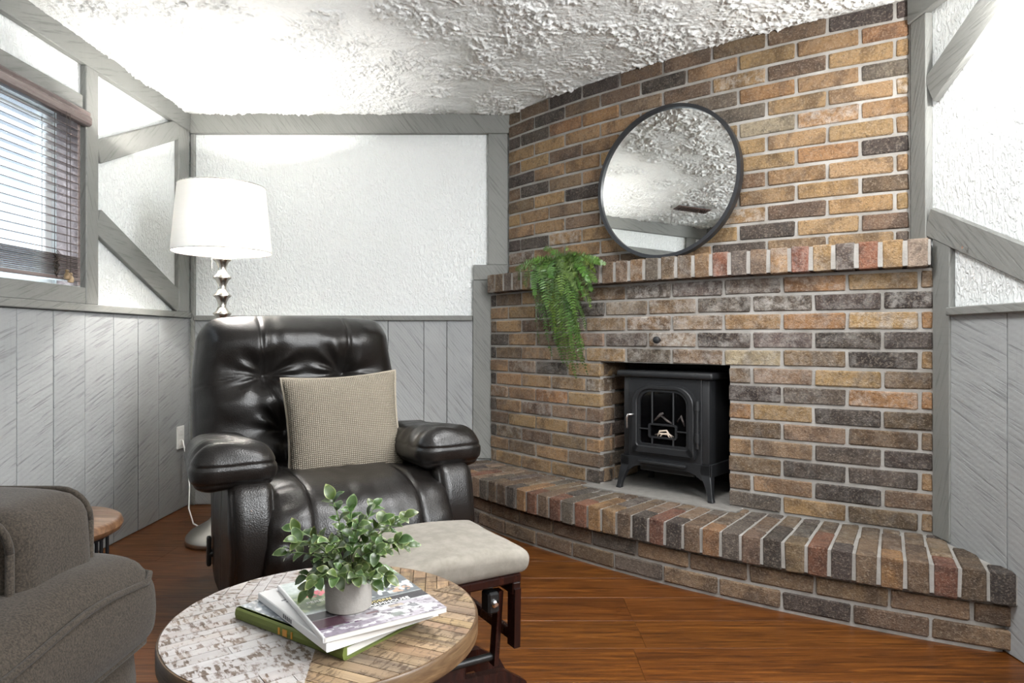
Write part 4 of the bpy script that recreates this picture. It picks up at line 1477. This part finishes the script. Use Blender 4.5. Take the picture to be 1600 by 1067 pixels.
# ------------------------------------------------------------------ potted plant
PX, PY, PZ = -0.2510, 1.045, TZ + 0.0427
PP = empty('potted_plant', (PX, PY, PZ), 0, 'leafy green plant in a small grey concrete pot standing on the magazine', 'plant')
lathe('pot', [(0, 0), (0.0335, 0), (0.0350, 0.0015), (0.0368, 0.056), (0.0360, 0.0572), (0.0335, 0.0572), (0.0325, 0.045), (0, 0.045)], 'potstone', PP, 48)
lathe('soil', [(0, 0.050), (0.020, 0.049), (0.0328, 0.0465)], 'soil', PP, 20)
LEAF = []
def leaf_mesh(v):
    rr = random.Random(v)
    L, W = 0.0235, 0.0073 * rr.uniform(0.92, 1.12)
    bm = bmesh.new()
    n = 9
    rows = []
    for i in range(n):
        t = i / (n - 1)
        wv = W * (math.sin(PI * min(1, t ** 0.85)) ** 0.80)
        zc = 0.0022 * math.sin(t * PI) - 0.003 * t * t * rr.uniform(0.4, 1.6)
        r_ = []
        for s_ in (-1, -0.84, 0, 0.84, 1):
            r_.append(bm.verts.new((L * t, s_ * wv, zc + 0.0020 * abs(s_) * math.sin(t * PI))))
        rows.append(r_)
    for i in range(n - 1):
        for k in range(4):
            f = bm.faces.new((rows[i][k], rows[i + 1][k], rows[i + 1][k + 1], rows[i][k + 1]))
            f.material_index = 1 if (k in (0, 3) or i >= n - 2) else 0
    bmesh.ops.remove_doubles(bm, verts=bm.verts, dist=1e-5)
    me = bpy.data.meshes.new('leaf')
    bm.to_mesh(me); bm.free()
    me.materials.append(M['leaf']); me.materials.append(M['leafrim'])
    me.polygons.foreach_set('use_smooth', [True] * len(me.polygons))
    return me
LEAF = [leaf_mesh(i) for i in range(5)]
def put_leaf(parent, p, d, up, sc, name='leaf', meshes=None):
    d = Vector(d).normalized(); up = Vector(up)
    y = up.cross(d)
    if y.length < 1e-4: y = Vector((0, 1, 0)).cross(d)
    y.normalize()
    z = d.cross(y)
    mt = Matrix((d, y, z)).transposed().to_4x4()
    o = bpy.data.objects.new(name, R.choice(meshes or LEAF))
    o.matrix_local = Matrix.Translation(p) @ mt @ Matrix.Scale(sc, 4)
    g = R.uniform(0.65, 1.45)
    o.color = (g * R.uniform(0.85, 1.30), g, g * R.uniform(0.8, 1.0), 1)
    return link(o, parent)
tips = [(-0.088, 0.012, 0.115), (-0.085, -0.03, 0.093), (-0.070, 0.05, 0.098), (-0.060, -0.06, 0.120), (-0.025, 0.0, 0.166), (-0.012, 0.045, 0.130), (-0.018, -0.05, 0.115), (0.020, -0.02, 0.132),
        (0.030, 0.05, 0.142), (0.052, 0.0, 0.132), (0.055, -0.05, 0.100), (0.083, 0.02, 0.133), (0.080, -0.02, 0.108), (0.085, 0.03, 0.085), (-0.062, -0.01, 0.050), (-0.048, -0.045, 0.042),
        (0.060, -0.005, 0.048), (0.050, -0.05, 0.058), (0.0, -0.075, 0.072), (-0.03, -0.07, 0.066), (0.028, -0.07, 0.070), (0.0, 0.02, 0.145), (0.058, 0.055, 0.11), (-0.03, 0.07, 0.10)]
for tp_ in tips:
    tv_ = Vector(tp_)
    r0 = Vector((tp_[0] * 0.12, tp_[1] * 0.12, 0.048))
    mid_ = Vector((tp_[0] * 0.42, tp_[1] * 0.42, max(0.07, 0.55 * tp_[2] + 0.040)))
    pts = [(1 - t) ** 2 * r0 + 2 * t * (1 - t) * mid_ + t * t * tv_ for t in np.linspace(0, 1, 8)]
    tube('stem', pts, [0.0011] * 7 + [0.0006], 'stem', PP, 5)
    az = R.uniform(0, PI)
    for q in range(5):
        t = 0.30 + 0.16 * q
        p = (1 - t) ** 2 * r0 + 2 * t * (1 - t) * mid_ + t * t * tv_
        d = (2 * (1 - t) * (mid_ - r0) + 2 * t * (tv_ - mid_)).normalized()
        sdv = d.cross(Vector((0, 0, 1)))
        if sdv.length < 1e-3: sdv = Vector((1, 0, 0))
        sdv.normalize()
        az += PI / 2 + R.uniform(-0.3, 0.3)
        sdv = Quaternion(d, az) @ sdv
        for sg in (-1, 1):
            dd = d * R.uniform(0.45, 0.95) + sdv * sg * R.uniform(0.7, 1.0)
            put_leaf(PP, p, dd, Vector((0, -0.5, 1)) + 0.4 * d, R.uniform(0.75, 1.12))
    put_leaf(PP, tv_, (tv_ - mid_), Vector((0, -0.6, 0.8)), R.uniform(0.9, 1.15))

# ------------------------------------------------------------------ glider ottoman
OT = empty('glider_ottoman', (-0.178, 1.603, 0), math.radians(30), 'glider footstool with beige microfibre cushion and dark cherry frame beside the coffee table', 'ottoman')
def ot_fn(P):
    x, y, z = P.T.copy()
    X, Y = x / 0.175, y / 0.160
    z = z + np.where(z > 0, 0.020 * (1 - X ** 2) * (1 - 0.35 * Y ** 2) + 0.004 * (vnoise(X * 3 + 4, Y * 3 + 4, 95) - 0.5), 0)
    x = x * (1 + 0.02 * np.clip(z / 0.03, -1, 1)); y = y * (1 + 0.015 * np.clip(z / 0.03, -1, 1))
    return np.stack([x, y, z], -1)
o = obj('seat_cushion', puffy(0.175, 0.158, 0.026, 0.023, (40, 36, 12), ot_fn), 'suede', OT, True)
o.location = (0, 0, 0.362)
box('seat_frame', (0, 0, 0.325), (0.31, 0.285, 0.022), 'cherry', OT, 0.004)
for sx in (-1, 1):
    x = sx * 0.142
    box('side_rail', (x, 0, 0.302), (0.022, 0.285, 0.030), 'cherry', OT, 0.003)
    box('lower_rail', (x, 0, 0.188), (0.016, 0.24, 0.026), 'cherry', OT, 0.003)
    for sy in (-1, 1):
        bm = bmesh.new()
        add_panel(bm, [(sy * 0.130 - 0.017, 0.302), (sy * 0.130 + 0.017, 0.302), (sy * 0.127 + 0.016, 0.165), (sy * 0.127 - 0.016, 0.165)], -0.008, 0.008)
        b_ = obj('corner_post', bm, 'cherry', OT)
        b_.location = (x, 0, 0)
        b_.rotation_euler = (0, 0, PI / 2)
        bm = bmesh.new()
        add_panel(bm, [(sy * 0.098 - 0.013, 0.290), (sy * 0.098 + 0.013, 0.290), (sy * 0.074 + 0.013, 0.105), (sy * 0.074 - 0.013, 0.105)], -0.006, 0.006)
        b_ = obj('swing_arm', bm, 'cherry', OT)
        b_.location = (sx * 0.118, 0, 0)
        b_.rotation_euler = (0, 0, PI / 2)
        hb = box('pivot_block', (sx * 0.096, sy * 0.098, 0.268), (0.030, 0.040, 0.050), 'rubber', OT, 0.005)
        bm = bmesh.new()
        add_tube(bm, [(sx * 0.096, sy * 0.116, 0.268), (sx * 0.096, sy * 0.123, 0.268), (sx * 0.096, sy * 0.127, 0.268)], [0.009, 0.009, 0.005], 12)
        obj('bolt', bm, 'chrome', hb, True, 0.7)
for sy in (-1, 1):
    # runner foot: an arched board across, standing on the floor at both ends
    bm = bmesh.new()
    pr = [(-0.215, 0.0), (-0.165, 0.0), (-0.130, 0.030), (0.130, 0.030), (0.165, 0.0), (0.215, 0.0), (0.222, 0.014), (0.205, 0.045), (0.150, 0.082), (0.0, 0.092),
          (-0.150, 0.082), (-0.205, 0.045), (-0.222, 0.014)]
    add_panel(bm, pr, -0.011, 0.011)
    b_ = obj('runner_foot', bm, 'cherry', OT)
    b_.location = (0, sy * 0.066, 0)
    box('upright', (0, sy * 0.066, 0.17), (0.090, 0.020, 0.17), 'cherry', OT, 0.003)
    tube('cross_rod', [(-0.125, sy * 0.074, 0.125), (0.125, sy * 0.074, 0.125)], 0.009, 'rubber', OT, 12)
tube('tie_rod', [(0, -0.066, 0.075), (0, 0.066, 0.075)], 0.009, 'rubber', OT, 12)

# ------------------------------------------------------------------ electric stove
sA_ = math.radians(-41.6)
STV = empty('electric_stove', (0.629, 2.748, ZH + 0.006), sA_, 'black cast iron stove with arched glass door standing in the brick fireplace', 'stove')
box('body', (0, 0.130, 0.300), (0.392, 0.250, 0.352), 'iron', STV, 0.010, 2, None, True)
box('front_panel', (0, 0.004, 0.300), (0.330, 0.012, 0.350), 'iron', STV, 0.002)
bm = bmesh.new()
add_box(bm, (0, 0.126, 0.489), (0.434, 0.292, 0.028), None, 0.010, 3)
obj('top_plate', bm, 'iron', STV, True, 0.6)
def arch(hw, z0, z1, r0, r1, n=10):
    out = []
    for cx_, cz_, a0, r in ((hw - r1, z1 - r1, 0, r1), (-hw + r1, z1 - r1, PI / 2, r1), (-hw + r0, z0 + r0, PI, r0), (hw - r0, z0 + r0, 3 * PI / 2, r0)):
        for k in range(n + 1):
            t = a0 + PI / 2 * k / n
            out.append((cx_ + r * math.cos(t), cz_ + r * math.sin(t)))
    return out
door = empty('door', (0, 0, 0)); door.parent = STV
bm = bmesh.new()
add_ring(bm, arch(0.146, 0.158, 0.448, 0.014, 0.082), arch(0.106, 0.203, 0.418, 0.010, 0.052), -0.014, 0.002)
obj('door_frame', bm, 'iron', door)
bm = bmesh.new()
add_ring(bm, arch(0.140, 0.164, 0.442, 0.012, 0.078), arch(0.116, 0.193, 0.428, 0.010, 0.060), -0.022, -0.012)
bmesh.ops.bevel(bm, geom=bm.edges[:], offset=0.003, segments=1, affect='EDGES')
obj('door_moulding', bm, 'iron', door)
bm = bmesh.new()
add_panel(bm, arch(0.108, 0.201, 0.420, 0.010, 0.052), -0.006, -0.003)
obj('glass', bm, 'stoveglass', door)
for x in (-0.048, 0.048):
    box('glazing_bar', (x, -0.011, 0.352), (0.007, 0.008, 0.134), 'iron', door, 0.002)
    box('glazing_bar', (x, -0.011, 0.215), (0.007, 0.008, 0.030), 'iron', door, 0.002)
bm = bmesh.new()
add_ring(bm, arch(0.064, 0.228, 0.288, 0.010, 0.010, 4), arch(0.057, 0.235, 0.281, 0.006, 0.006, 4), -0.015, -0.007)
obj('grate_bar', bm, 'iron', door)
for sg in (-1, 1):
    box('glazing_bar', (sg * 0.085, -0.011, 0.262), (0.045, 0.008, 0.006), 'iron', door, 0.002)
bm = bmesh.new()
add_tube(bm, [(-0.128, -0.014, 0.318), (-0.132, -0.034, 0.320), (-0.146, -0.040, 0.318), (-0.150, -0.041, 0.306), (-0.150, -0.041, 0.262)], [0.004, 0.005, 0.005, 0.005, 0.004], 10)
obj('door_handle', bm, 'chrome', door, True, 0.8)
for zz in (0.372, 0.246):
    bm = bmesh.new()
    add_tube(bm, [(0.156, -0.020, zz - 0.018), (0.156, -0.020, zz + 0.018)], 0.0105, 14)
    obj('hinge', bm, 'iron', door, True, 0.7)
bm = bmesh.new()
add_tube(bm, [(0.156, -0.020, 0.205), (0.156, -0.020, 0.392)], 0.0065, 12)
obj('hinge_pin', bm, 'iron', door, True, 0.7)
# firebox window opening and the glowing-log display behind the glass
cav = box('fire_chamber', (0, 0.0045, 0.31), (0.212, 0.014, 0.218), 'black', STV)
M['ember'] = plain('pale_log_bark', (0.62, 0.52, 0.42), 0.6)
M['log'] = mat_wood('dark_log', ((0.02, 0.018, 0.018), (0.06, 0.05, 0.048), (0.20, 0.17, 0.15)), (14, 60, 60), 0.6, 0.2)
bm = bmesh.new()
add_tube(bm, [(-0.040, -0.002, 0.240), (-0.01, -0.004, 0.248), (0.030, -0.004, 0.246), (0.046, -0.002, 0.238)], [0.0026, 0.0038, 0.0038, 0.0026], 8)
add_tube(bm, [(-0.030, -0.003, 0.228), (-0.015, -0.005, 0.258), (0.015, -0.005, 0.262), (0.040, -0.003, 0.232)], [0.0026, 0.0042, 0.0042, 0.0026], 8)
add_tube(bm, [(-0.020, -0.003, 0.226), (-0.006, -0.005, 0.246), (0.018, -0.005, 0.250), (0.032, -0.003, 0.228)], [0.0026, 0.0038, 0.0038, 0.0026], 8)
obj('pale_log', bm, 'ember', STV, True)
bm = bmesh.new()
add_tube(bm, [(-0.045, -0.001, 0.295), (-0.012, -0.002, 0.326), (0.0, -0.002, 0.332)], [0.005, 0.0075, 0.005], 8)
add_tube(bm, [(-0.01, -0.001, 0.320), (0.02, -0.002, 0.300), (0.045, -0.001, 0.290)], [0.006, 0.006, 0.005], 8)
add_tube(bm, [(0.060, -0.001, 0.300), (0.078, -0.002, 0.325), (0.094, -0.001, 0.285)], [0.005, 0.007, 0.005], 8)
obj('dark_log', bm, 'log', STV, True)
# plinth with arched apron, ash lip and four flared legs
bm = bmesh.new()
ap = [(-0.202, 0.142), (0.202, 0.142), (0.202, 0.085), (0.165, 0.080), (0.140, 0.098), (0.115, 0.106), (-0.115, 0.106), (-0.140, 0.098), (-0.165, 0.080), (-0.202, 0.085)]
add_panel(bm, ap, -0.006, 0.008)
obj('front_apron', bm, 'iron', STV)
for sx in (-1, 1):
    box('side_apron', (sx * 0.198, 0.130, 0.118), (0.012, 0.250, 0.050), 'iron', STV, 0.002)
box('floor_pan', (0, 0.135, 0.115), (0.385, 0.230, 0.008), 'iron', STV, 0.001)
box('heater_vent', (0, 0.070, 0.098), (0.250, 0.10, 0.030), 'rubber', STV, 0.004)
bm = bmesh.new()
add_box(bm, (0, -0.014, 0.127), (0.215, 0.020, 0.014), None, 0.005, 2)
obj('ash_lip', bm, 'iron', STV, True, 0.6)
for sx in (-1, 1):
    for y0_, sy in ((0.0, -1), (0.255, 1)):
        bm = bmesh.new()
        pr = [(0.0, 0.142, 0.042), (0.0, 0.100, 0.042), (0.006, 0.075, 0.034), (0.010, 0.045, 0.025), (0.014, 0.015, 0.021), (0.018, 0.005, 0.024), (0.018, 0.0, 0.024)]
        rings = []
        for off, z_, wd in pr:
            xo = sx * (0.202 + off); yo = y0_ + sy * (0.006 + off * 0.7)
            xi = xo - sx * wd; yi = yo - sy * wd
            rings.append([bm.verts.new(p) for p in ((xo, yo, z_), (xi, yo, z_), (xi, yi, z_), (xo, yi, z_))])
        for a_, b_ in zip(rings, rings[1:]):
            for k in range(4):
                bm.faces.new((a_[k], a_[(k + 1) % 4], b_[(k + 1) % 4], b_[k]))
        bm.faces.new(rings[0]); bm.faces.new(rings[-1][::-1])
        bmesh.ops.bevel(bm, geom=bm.edges[:], offset=0.003, segments=1, affect='EDGES')
        obj('leg', bm, 'iron', STV)

# ------------------------------------------------------------------ round mirror leaning on the mantel
MR = 0.321
sm_ = UPP.s_at_u(1047)
mp_ = UPP.pos(sm_)
mn_ = UPP.nrm(sm_)
TILT = math.radians(3.5)
mc = Vector((mp_.x, mp_.y, 0)) + Vector((mn_.x, mn_.y, 0)) * (0.018 + MR * math.sin(TILT)) + Vector((0, 0, ZM1 + MR * math.cos(TILT) + 0.004))
MI = empty('round_mirror', mc, 0, 'large round mirror in thin black frame leaning on the mantel against the brick', 'mirror')
MI.rotation_euler = Euler((-TILT, 0, UPP.rz(sm_)))
bm = bmesh.new()
nseg = 128
prf = [(MR, -0.018), (MR, 0.014), (MR - 0.017, 0.014), (MR - 0.015, -0.018)]
rings = [[bm.verts.new((r * math.cos(t), y, r * math.sin(t))) for r, y in prf] for t in [2 * PI * k / nseg for k in range(nseg)]]
for i in range(nseg):
    a_, b_ = rings[i], rings[(i + 1) % nseg]
    for k in range(4):
        bm.faces.new((a_[k], a_[(k + 1) % 4], b_[(k + 1) % 4], b_[k]))
obj('frame', bm, 'mframe', MI, True, 0.6)
bm = bmesh.new()
ring = [bm.verts.new(((MR - 0.0145) * math.cos(t), -0.008, (MR - 0.0145) * math.sin(t))) for t in [2 * PI * k / nseg for k in range(nseg)]]
bm.faces.new(ring)
g_ = obj('mirror_glass', bm, 'mirror', MI)

# ------------------------------------------------------------------ hanging fern on the mantel
fs = LOW.s_at_u(874)
fp = LOW.pos(fs); fn_ = LOW.nrm(fs)
FRZ = LOW.rz(fs)
FE = empty('hanging_fern', (fp.x, fp.y, ZM1 + 0.004), FRZ, 'trailing green artificial fern draped over the left half of the brick mantel', 'fern')
def frond(p0, p1, p2, p3, L0=0.020, seed=0):
    """stem on a cubic curve in the fern's frame (x right along the wall, y towards the wall, z up) with paired leaflets"""
    rr = random.Random(seed)
    P = [Vector(p) for p in (p0, p1, p2, p3)]
    def at(t): return P[0] * (1 - t) ** 3 + P[1] * 3 * t * (1 - t) ** 2 + P[2] * 3 * t * t * (1 - t) + P[3] * t ** 3
    ln = sum((at((i + 1) / 20) - at(i / 20)).length for i in range(20))
    n = max(10, int(ln / 0.0092))
    bm = bmesh.new()
    pts = [at(i / 14) for i in range(15)]
    add_tube(bm, pts, [0.0016 - 0.0011 * i / 14 for i in range(15)], 4)
    rollv = rr.uniform(-0.5, 0.5)
    for i in range(2, n + 1):
        t = i / n
        p = at(t); d = (at(min(1, t + 0.01)) - at(max(0, t - 0.01))).normalized()
        sd = d.cross(Vector((0, -1, 0.25)))
        if sd.length < 1e-3: sd = Vector((1, 0, 0))
        sd = Quaternion(d, rollv + rr.uniform(-0.25, 0.25)) @ sd.normalized()
        up = sd.cross(d)
        l = L0 * (math.sin(PI * min(1, 0.16 + 0.84 * t)) ** 0.6 * 0.85 + 0.18) * rr.uniform(0.8, 1.15)
        for sg in (-1, 1):
            dr = (sd * sg + d * 0.42 + up * rr.uniform(-0.25, 0.35)).normalized()
            wv = d * 0.0034
            q = [p - wv * 0.5, p + dr * l * 0.45 - wv, p + dr * l, p + dr * l * 0.5 + wv * 1.2, p + wv * 0.7]
            bm.faces.new([bm.verts.new(k) for k in (q if sg > 0 else q[::-1])])
    o = obj('frond', bm, 'fern', FE)
    g = rr.uniform(0.7, 1.5)
    o.color = (g * rr.uniform(0.8, 1.35), g, g * rr.uniform(0.7, 1.1), 1)
fw = -0.066                                       # the mantel front in this frame
def place(u, v, y):                               # a point of the fern's frame seen at column u, row v, at depth y from the wall face
    M4 = Matrix.Translation((fp.x, fp.y, 0)) @ Matrix.Rotation(FRZ, 4, 'Z')
    k = (u - 797) / 1050
    a_ = M4 @ Vector((0, y, 0)); b_ = M4 @ Vector((1, y, 0)); d_ = b_ - a_
    x = (k * a_.y - a_.x) / (d_.x - k * d_.y)
    Yd = a_.y + x * d_.y
    return Vector((x, y, CAM_Z - (v - 528) / 1050 * Yd - (ZM1 + 0.004)))
TIPS = [(836, 462, -.10), (822, 448, -.09), (850, 452, -.10), (832, 440, -.085), (843, 538, -.035), (856, 512, -.05), (862, 555, -.03), (873, 545, -.045), (886, 540, -.05), (880, 566, -.03),
        (904, 578, -.035), (918, 584, -.03), (911, 572, -.05), (898, 560, -.06), (893, 530, -.09), (905, 520, -.085), (884, 500, -.10), (896, 488, -.11), (870, 480, -.11), (908, 490, -.10),
        (925, 455, -.12), (920, 440, -.13), (946, 412, -.06), (938, 406, -.04), (930, 425, -.10), (860, 470, -.11), (851, 440, -.10), (806, 428, -.02), (818, 419, -.01),
        (836, 416, .0), (868, 520, -.08), (878, 460, -.13), (889, 470, -.13), (912, 545, -.06), (902, 455, -.13), (872, 585, -.02)]
TIPS = TIPS[:-1] + [(845, 500, -.05), (838, 475, -.08), (866, 505, -.07), (900, 590, -.03), (907, 560, -.07), (915, 515, -.09), (882, 525, -.09), (875, 440, -.13), (900, 432, -.13),
        (862, 435, -.12), (914, 470, -.12), (895, 545, -.08), (888, 575, -.04), (932, 440, -.11), (855, 482, -.10), (923, 480, -.10), (903, 535, -.10), (812, 436, -.05)]
for i, (u_, v_, yy) in enumerate(TIPS):
    tip = place(u_, v_, yy)
    rt = place(R.uniform(850, 905), R.uniform(412, 420), R.uniform(-0.055, 0.0))
    rt.z = max(rt.z, 0.012)
    if v_ < 432 and u_ < 845:
        p1 = rt * 0.6 + tip * 0.4 + Vector((0, -0.01, 0.045)); p2 = rt * 0.3 + tip * 0.7 + Vector((0, -0.01, 0.03)); tip.z = max(tip.z, 0.008)
    else:
        top = Vector((rt.x * 0.55 + tip.x * 0.45, fw - R.uniform(0.02, 0.06), 0.055 + R.uniform(0, 0.035)))
        p1 = top
        p2 = Vector((tip.x * 0.9 + rt.x * 0.1 + R.uniform(-0.015, 0.015), min(tip.y, fw - 0.03) - R.uniform(0.0, 0.03), tip.z * 0.45))
    frond(rt, p1, p2, tip, R.uniform(0.023, 0.033), 100 + i)
for i in range(6):                                # short upright fronds at the root
    rt = place(R.uniform(868, 888), 416, R.uniform(-0.05, 0.0)); rt.z = 0.012
    tip = place(870 + i * 12 - 20, 390 + (i % 3) * 8, -0.05 - 0.01 * i)
    frond(rt, rt + Vector((0, -0.01, 0.05)), tip + Vector((0, 0, 0.02)), tip, 0.020, 300 + i)
lathe('root_clump', [(0, 0.0), (0.022, 0.001), (0.026, 0.010), (0.016, 0.022), (0, 0.026)], 'stem', FE, 12, (place(877, 418, -0.02).x, -0.02, -0.002))

# ------------------------------------------------------------------ wall sconce, hook, ceiling vent
SCN = empty('wall_sconce', (XR, 1.72, 1.60), 0, 'white glowing bowl wall lamp on the right wall at the picture edge', 'lamp')
lathe('bowl', [(0, -0.004), (0.022, 0.0), (0.038, 0.012), (0.047, 0.030), (0.052, 0.055), (0.050, 0.055), (0.044, 0.030), (0.034, 0.014), (0, 0.006)], 'opal', SCN, 40, (-0.062, 0, 0))
box('bracket', (-0.008, 0, 0.03), (0.014, 0.045, 0.08), 'whiteplastic', SCN, 0.004)
tube('arm', [(-0.010, 0, 0.0), (-0.03, 0, -0.010), (-0.062, 0, -0.006)], 0.005, 'whiteplastic', SCN, 10)
point('wall_sconce_light', (XR - 0.075, 1.72, 1.70), 6, 0.03, (1.0, 0.98, 0.95))
HK = empty('wall_hook', (XR - 0.024, 2.02, 1.152), 0, 'small metal nail hook in the sloping grey board on the right wall', 'hook')
bm = bmesh.new()
add_tube(bm, [(0.01, 0, 0), (-0.016, 0, 0), (-0.017, 0, 0)], [0.0022, 0.0022, 0.0045], 8)
obj('nail', bm, 'chrome', HK, True, 0.8)
VT = empty('ceiling_vent', (-1.21, 1.82, ZC), 0, 'brown slotted metal vent in the white stucco ceiling, reflected in the round mirror', 'vent')
box('vent_frame', (0, 0, -0.022), (0.10, 0.25, 0.006), 'brownmetal', VT, 0.002)
for k in range(14):
    box('louvre', (0, -0.105 + 0.0162 * k, -0.027), (0.075, 0.006, 0.008), 'brownmetal', VT, 0.001, 1, (0.5, 0, 0))
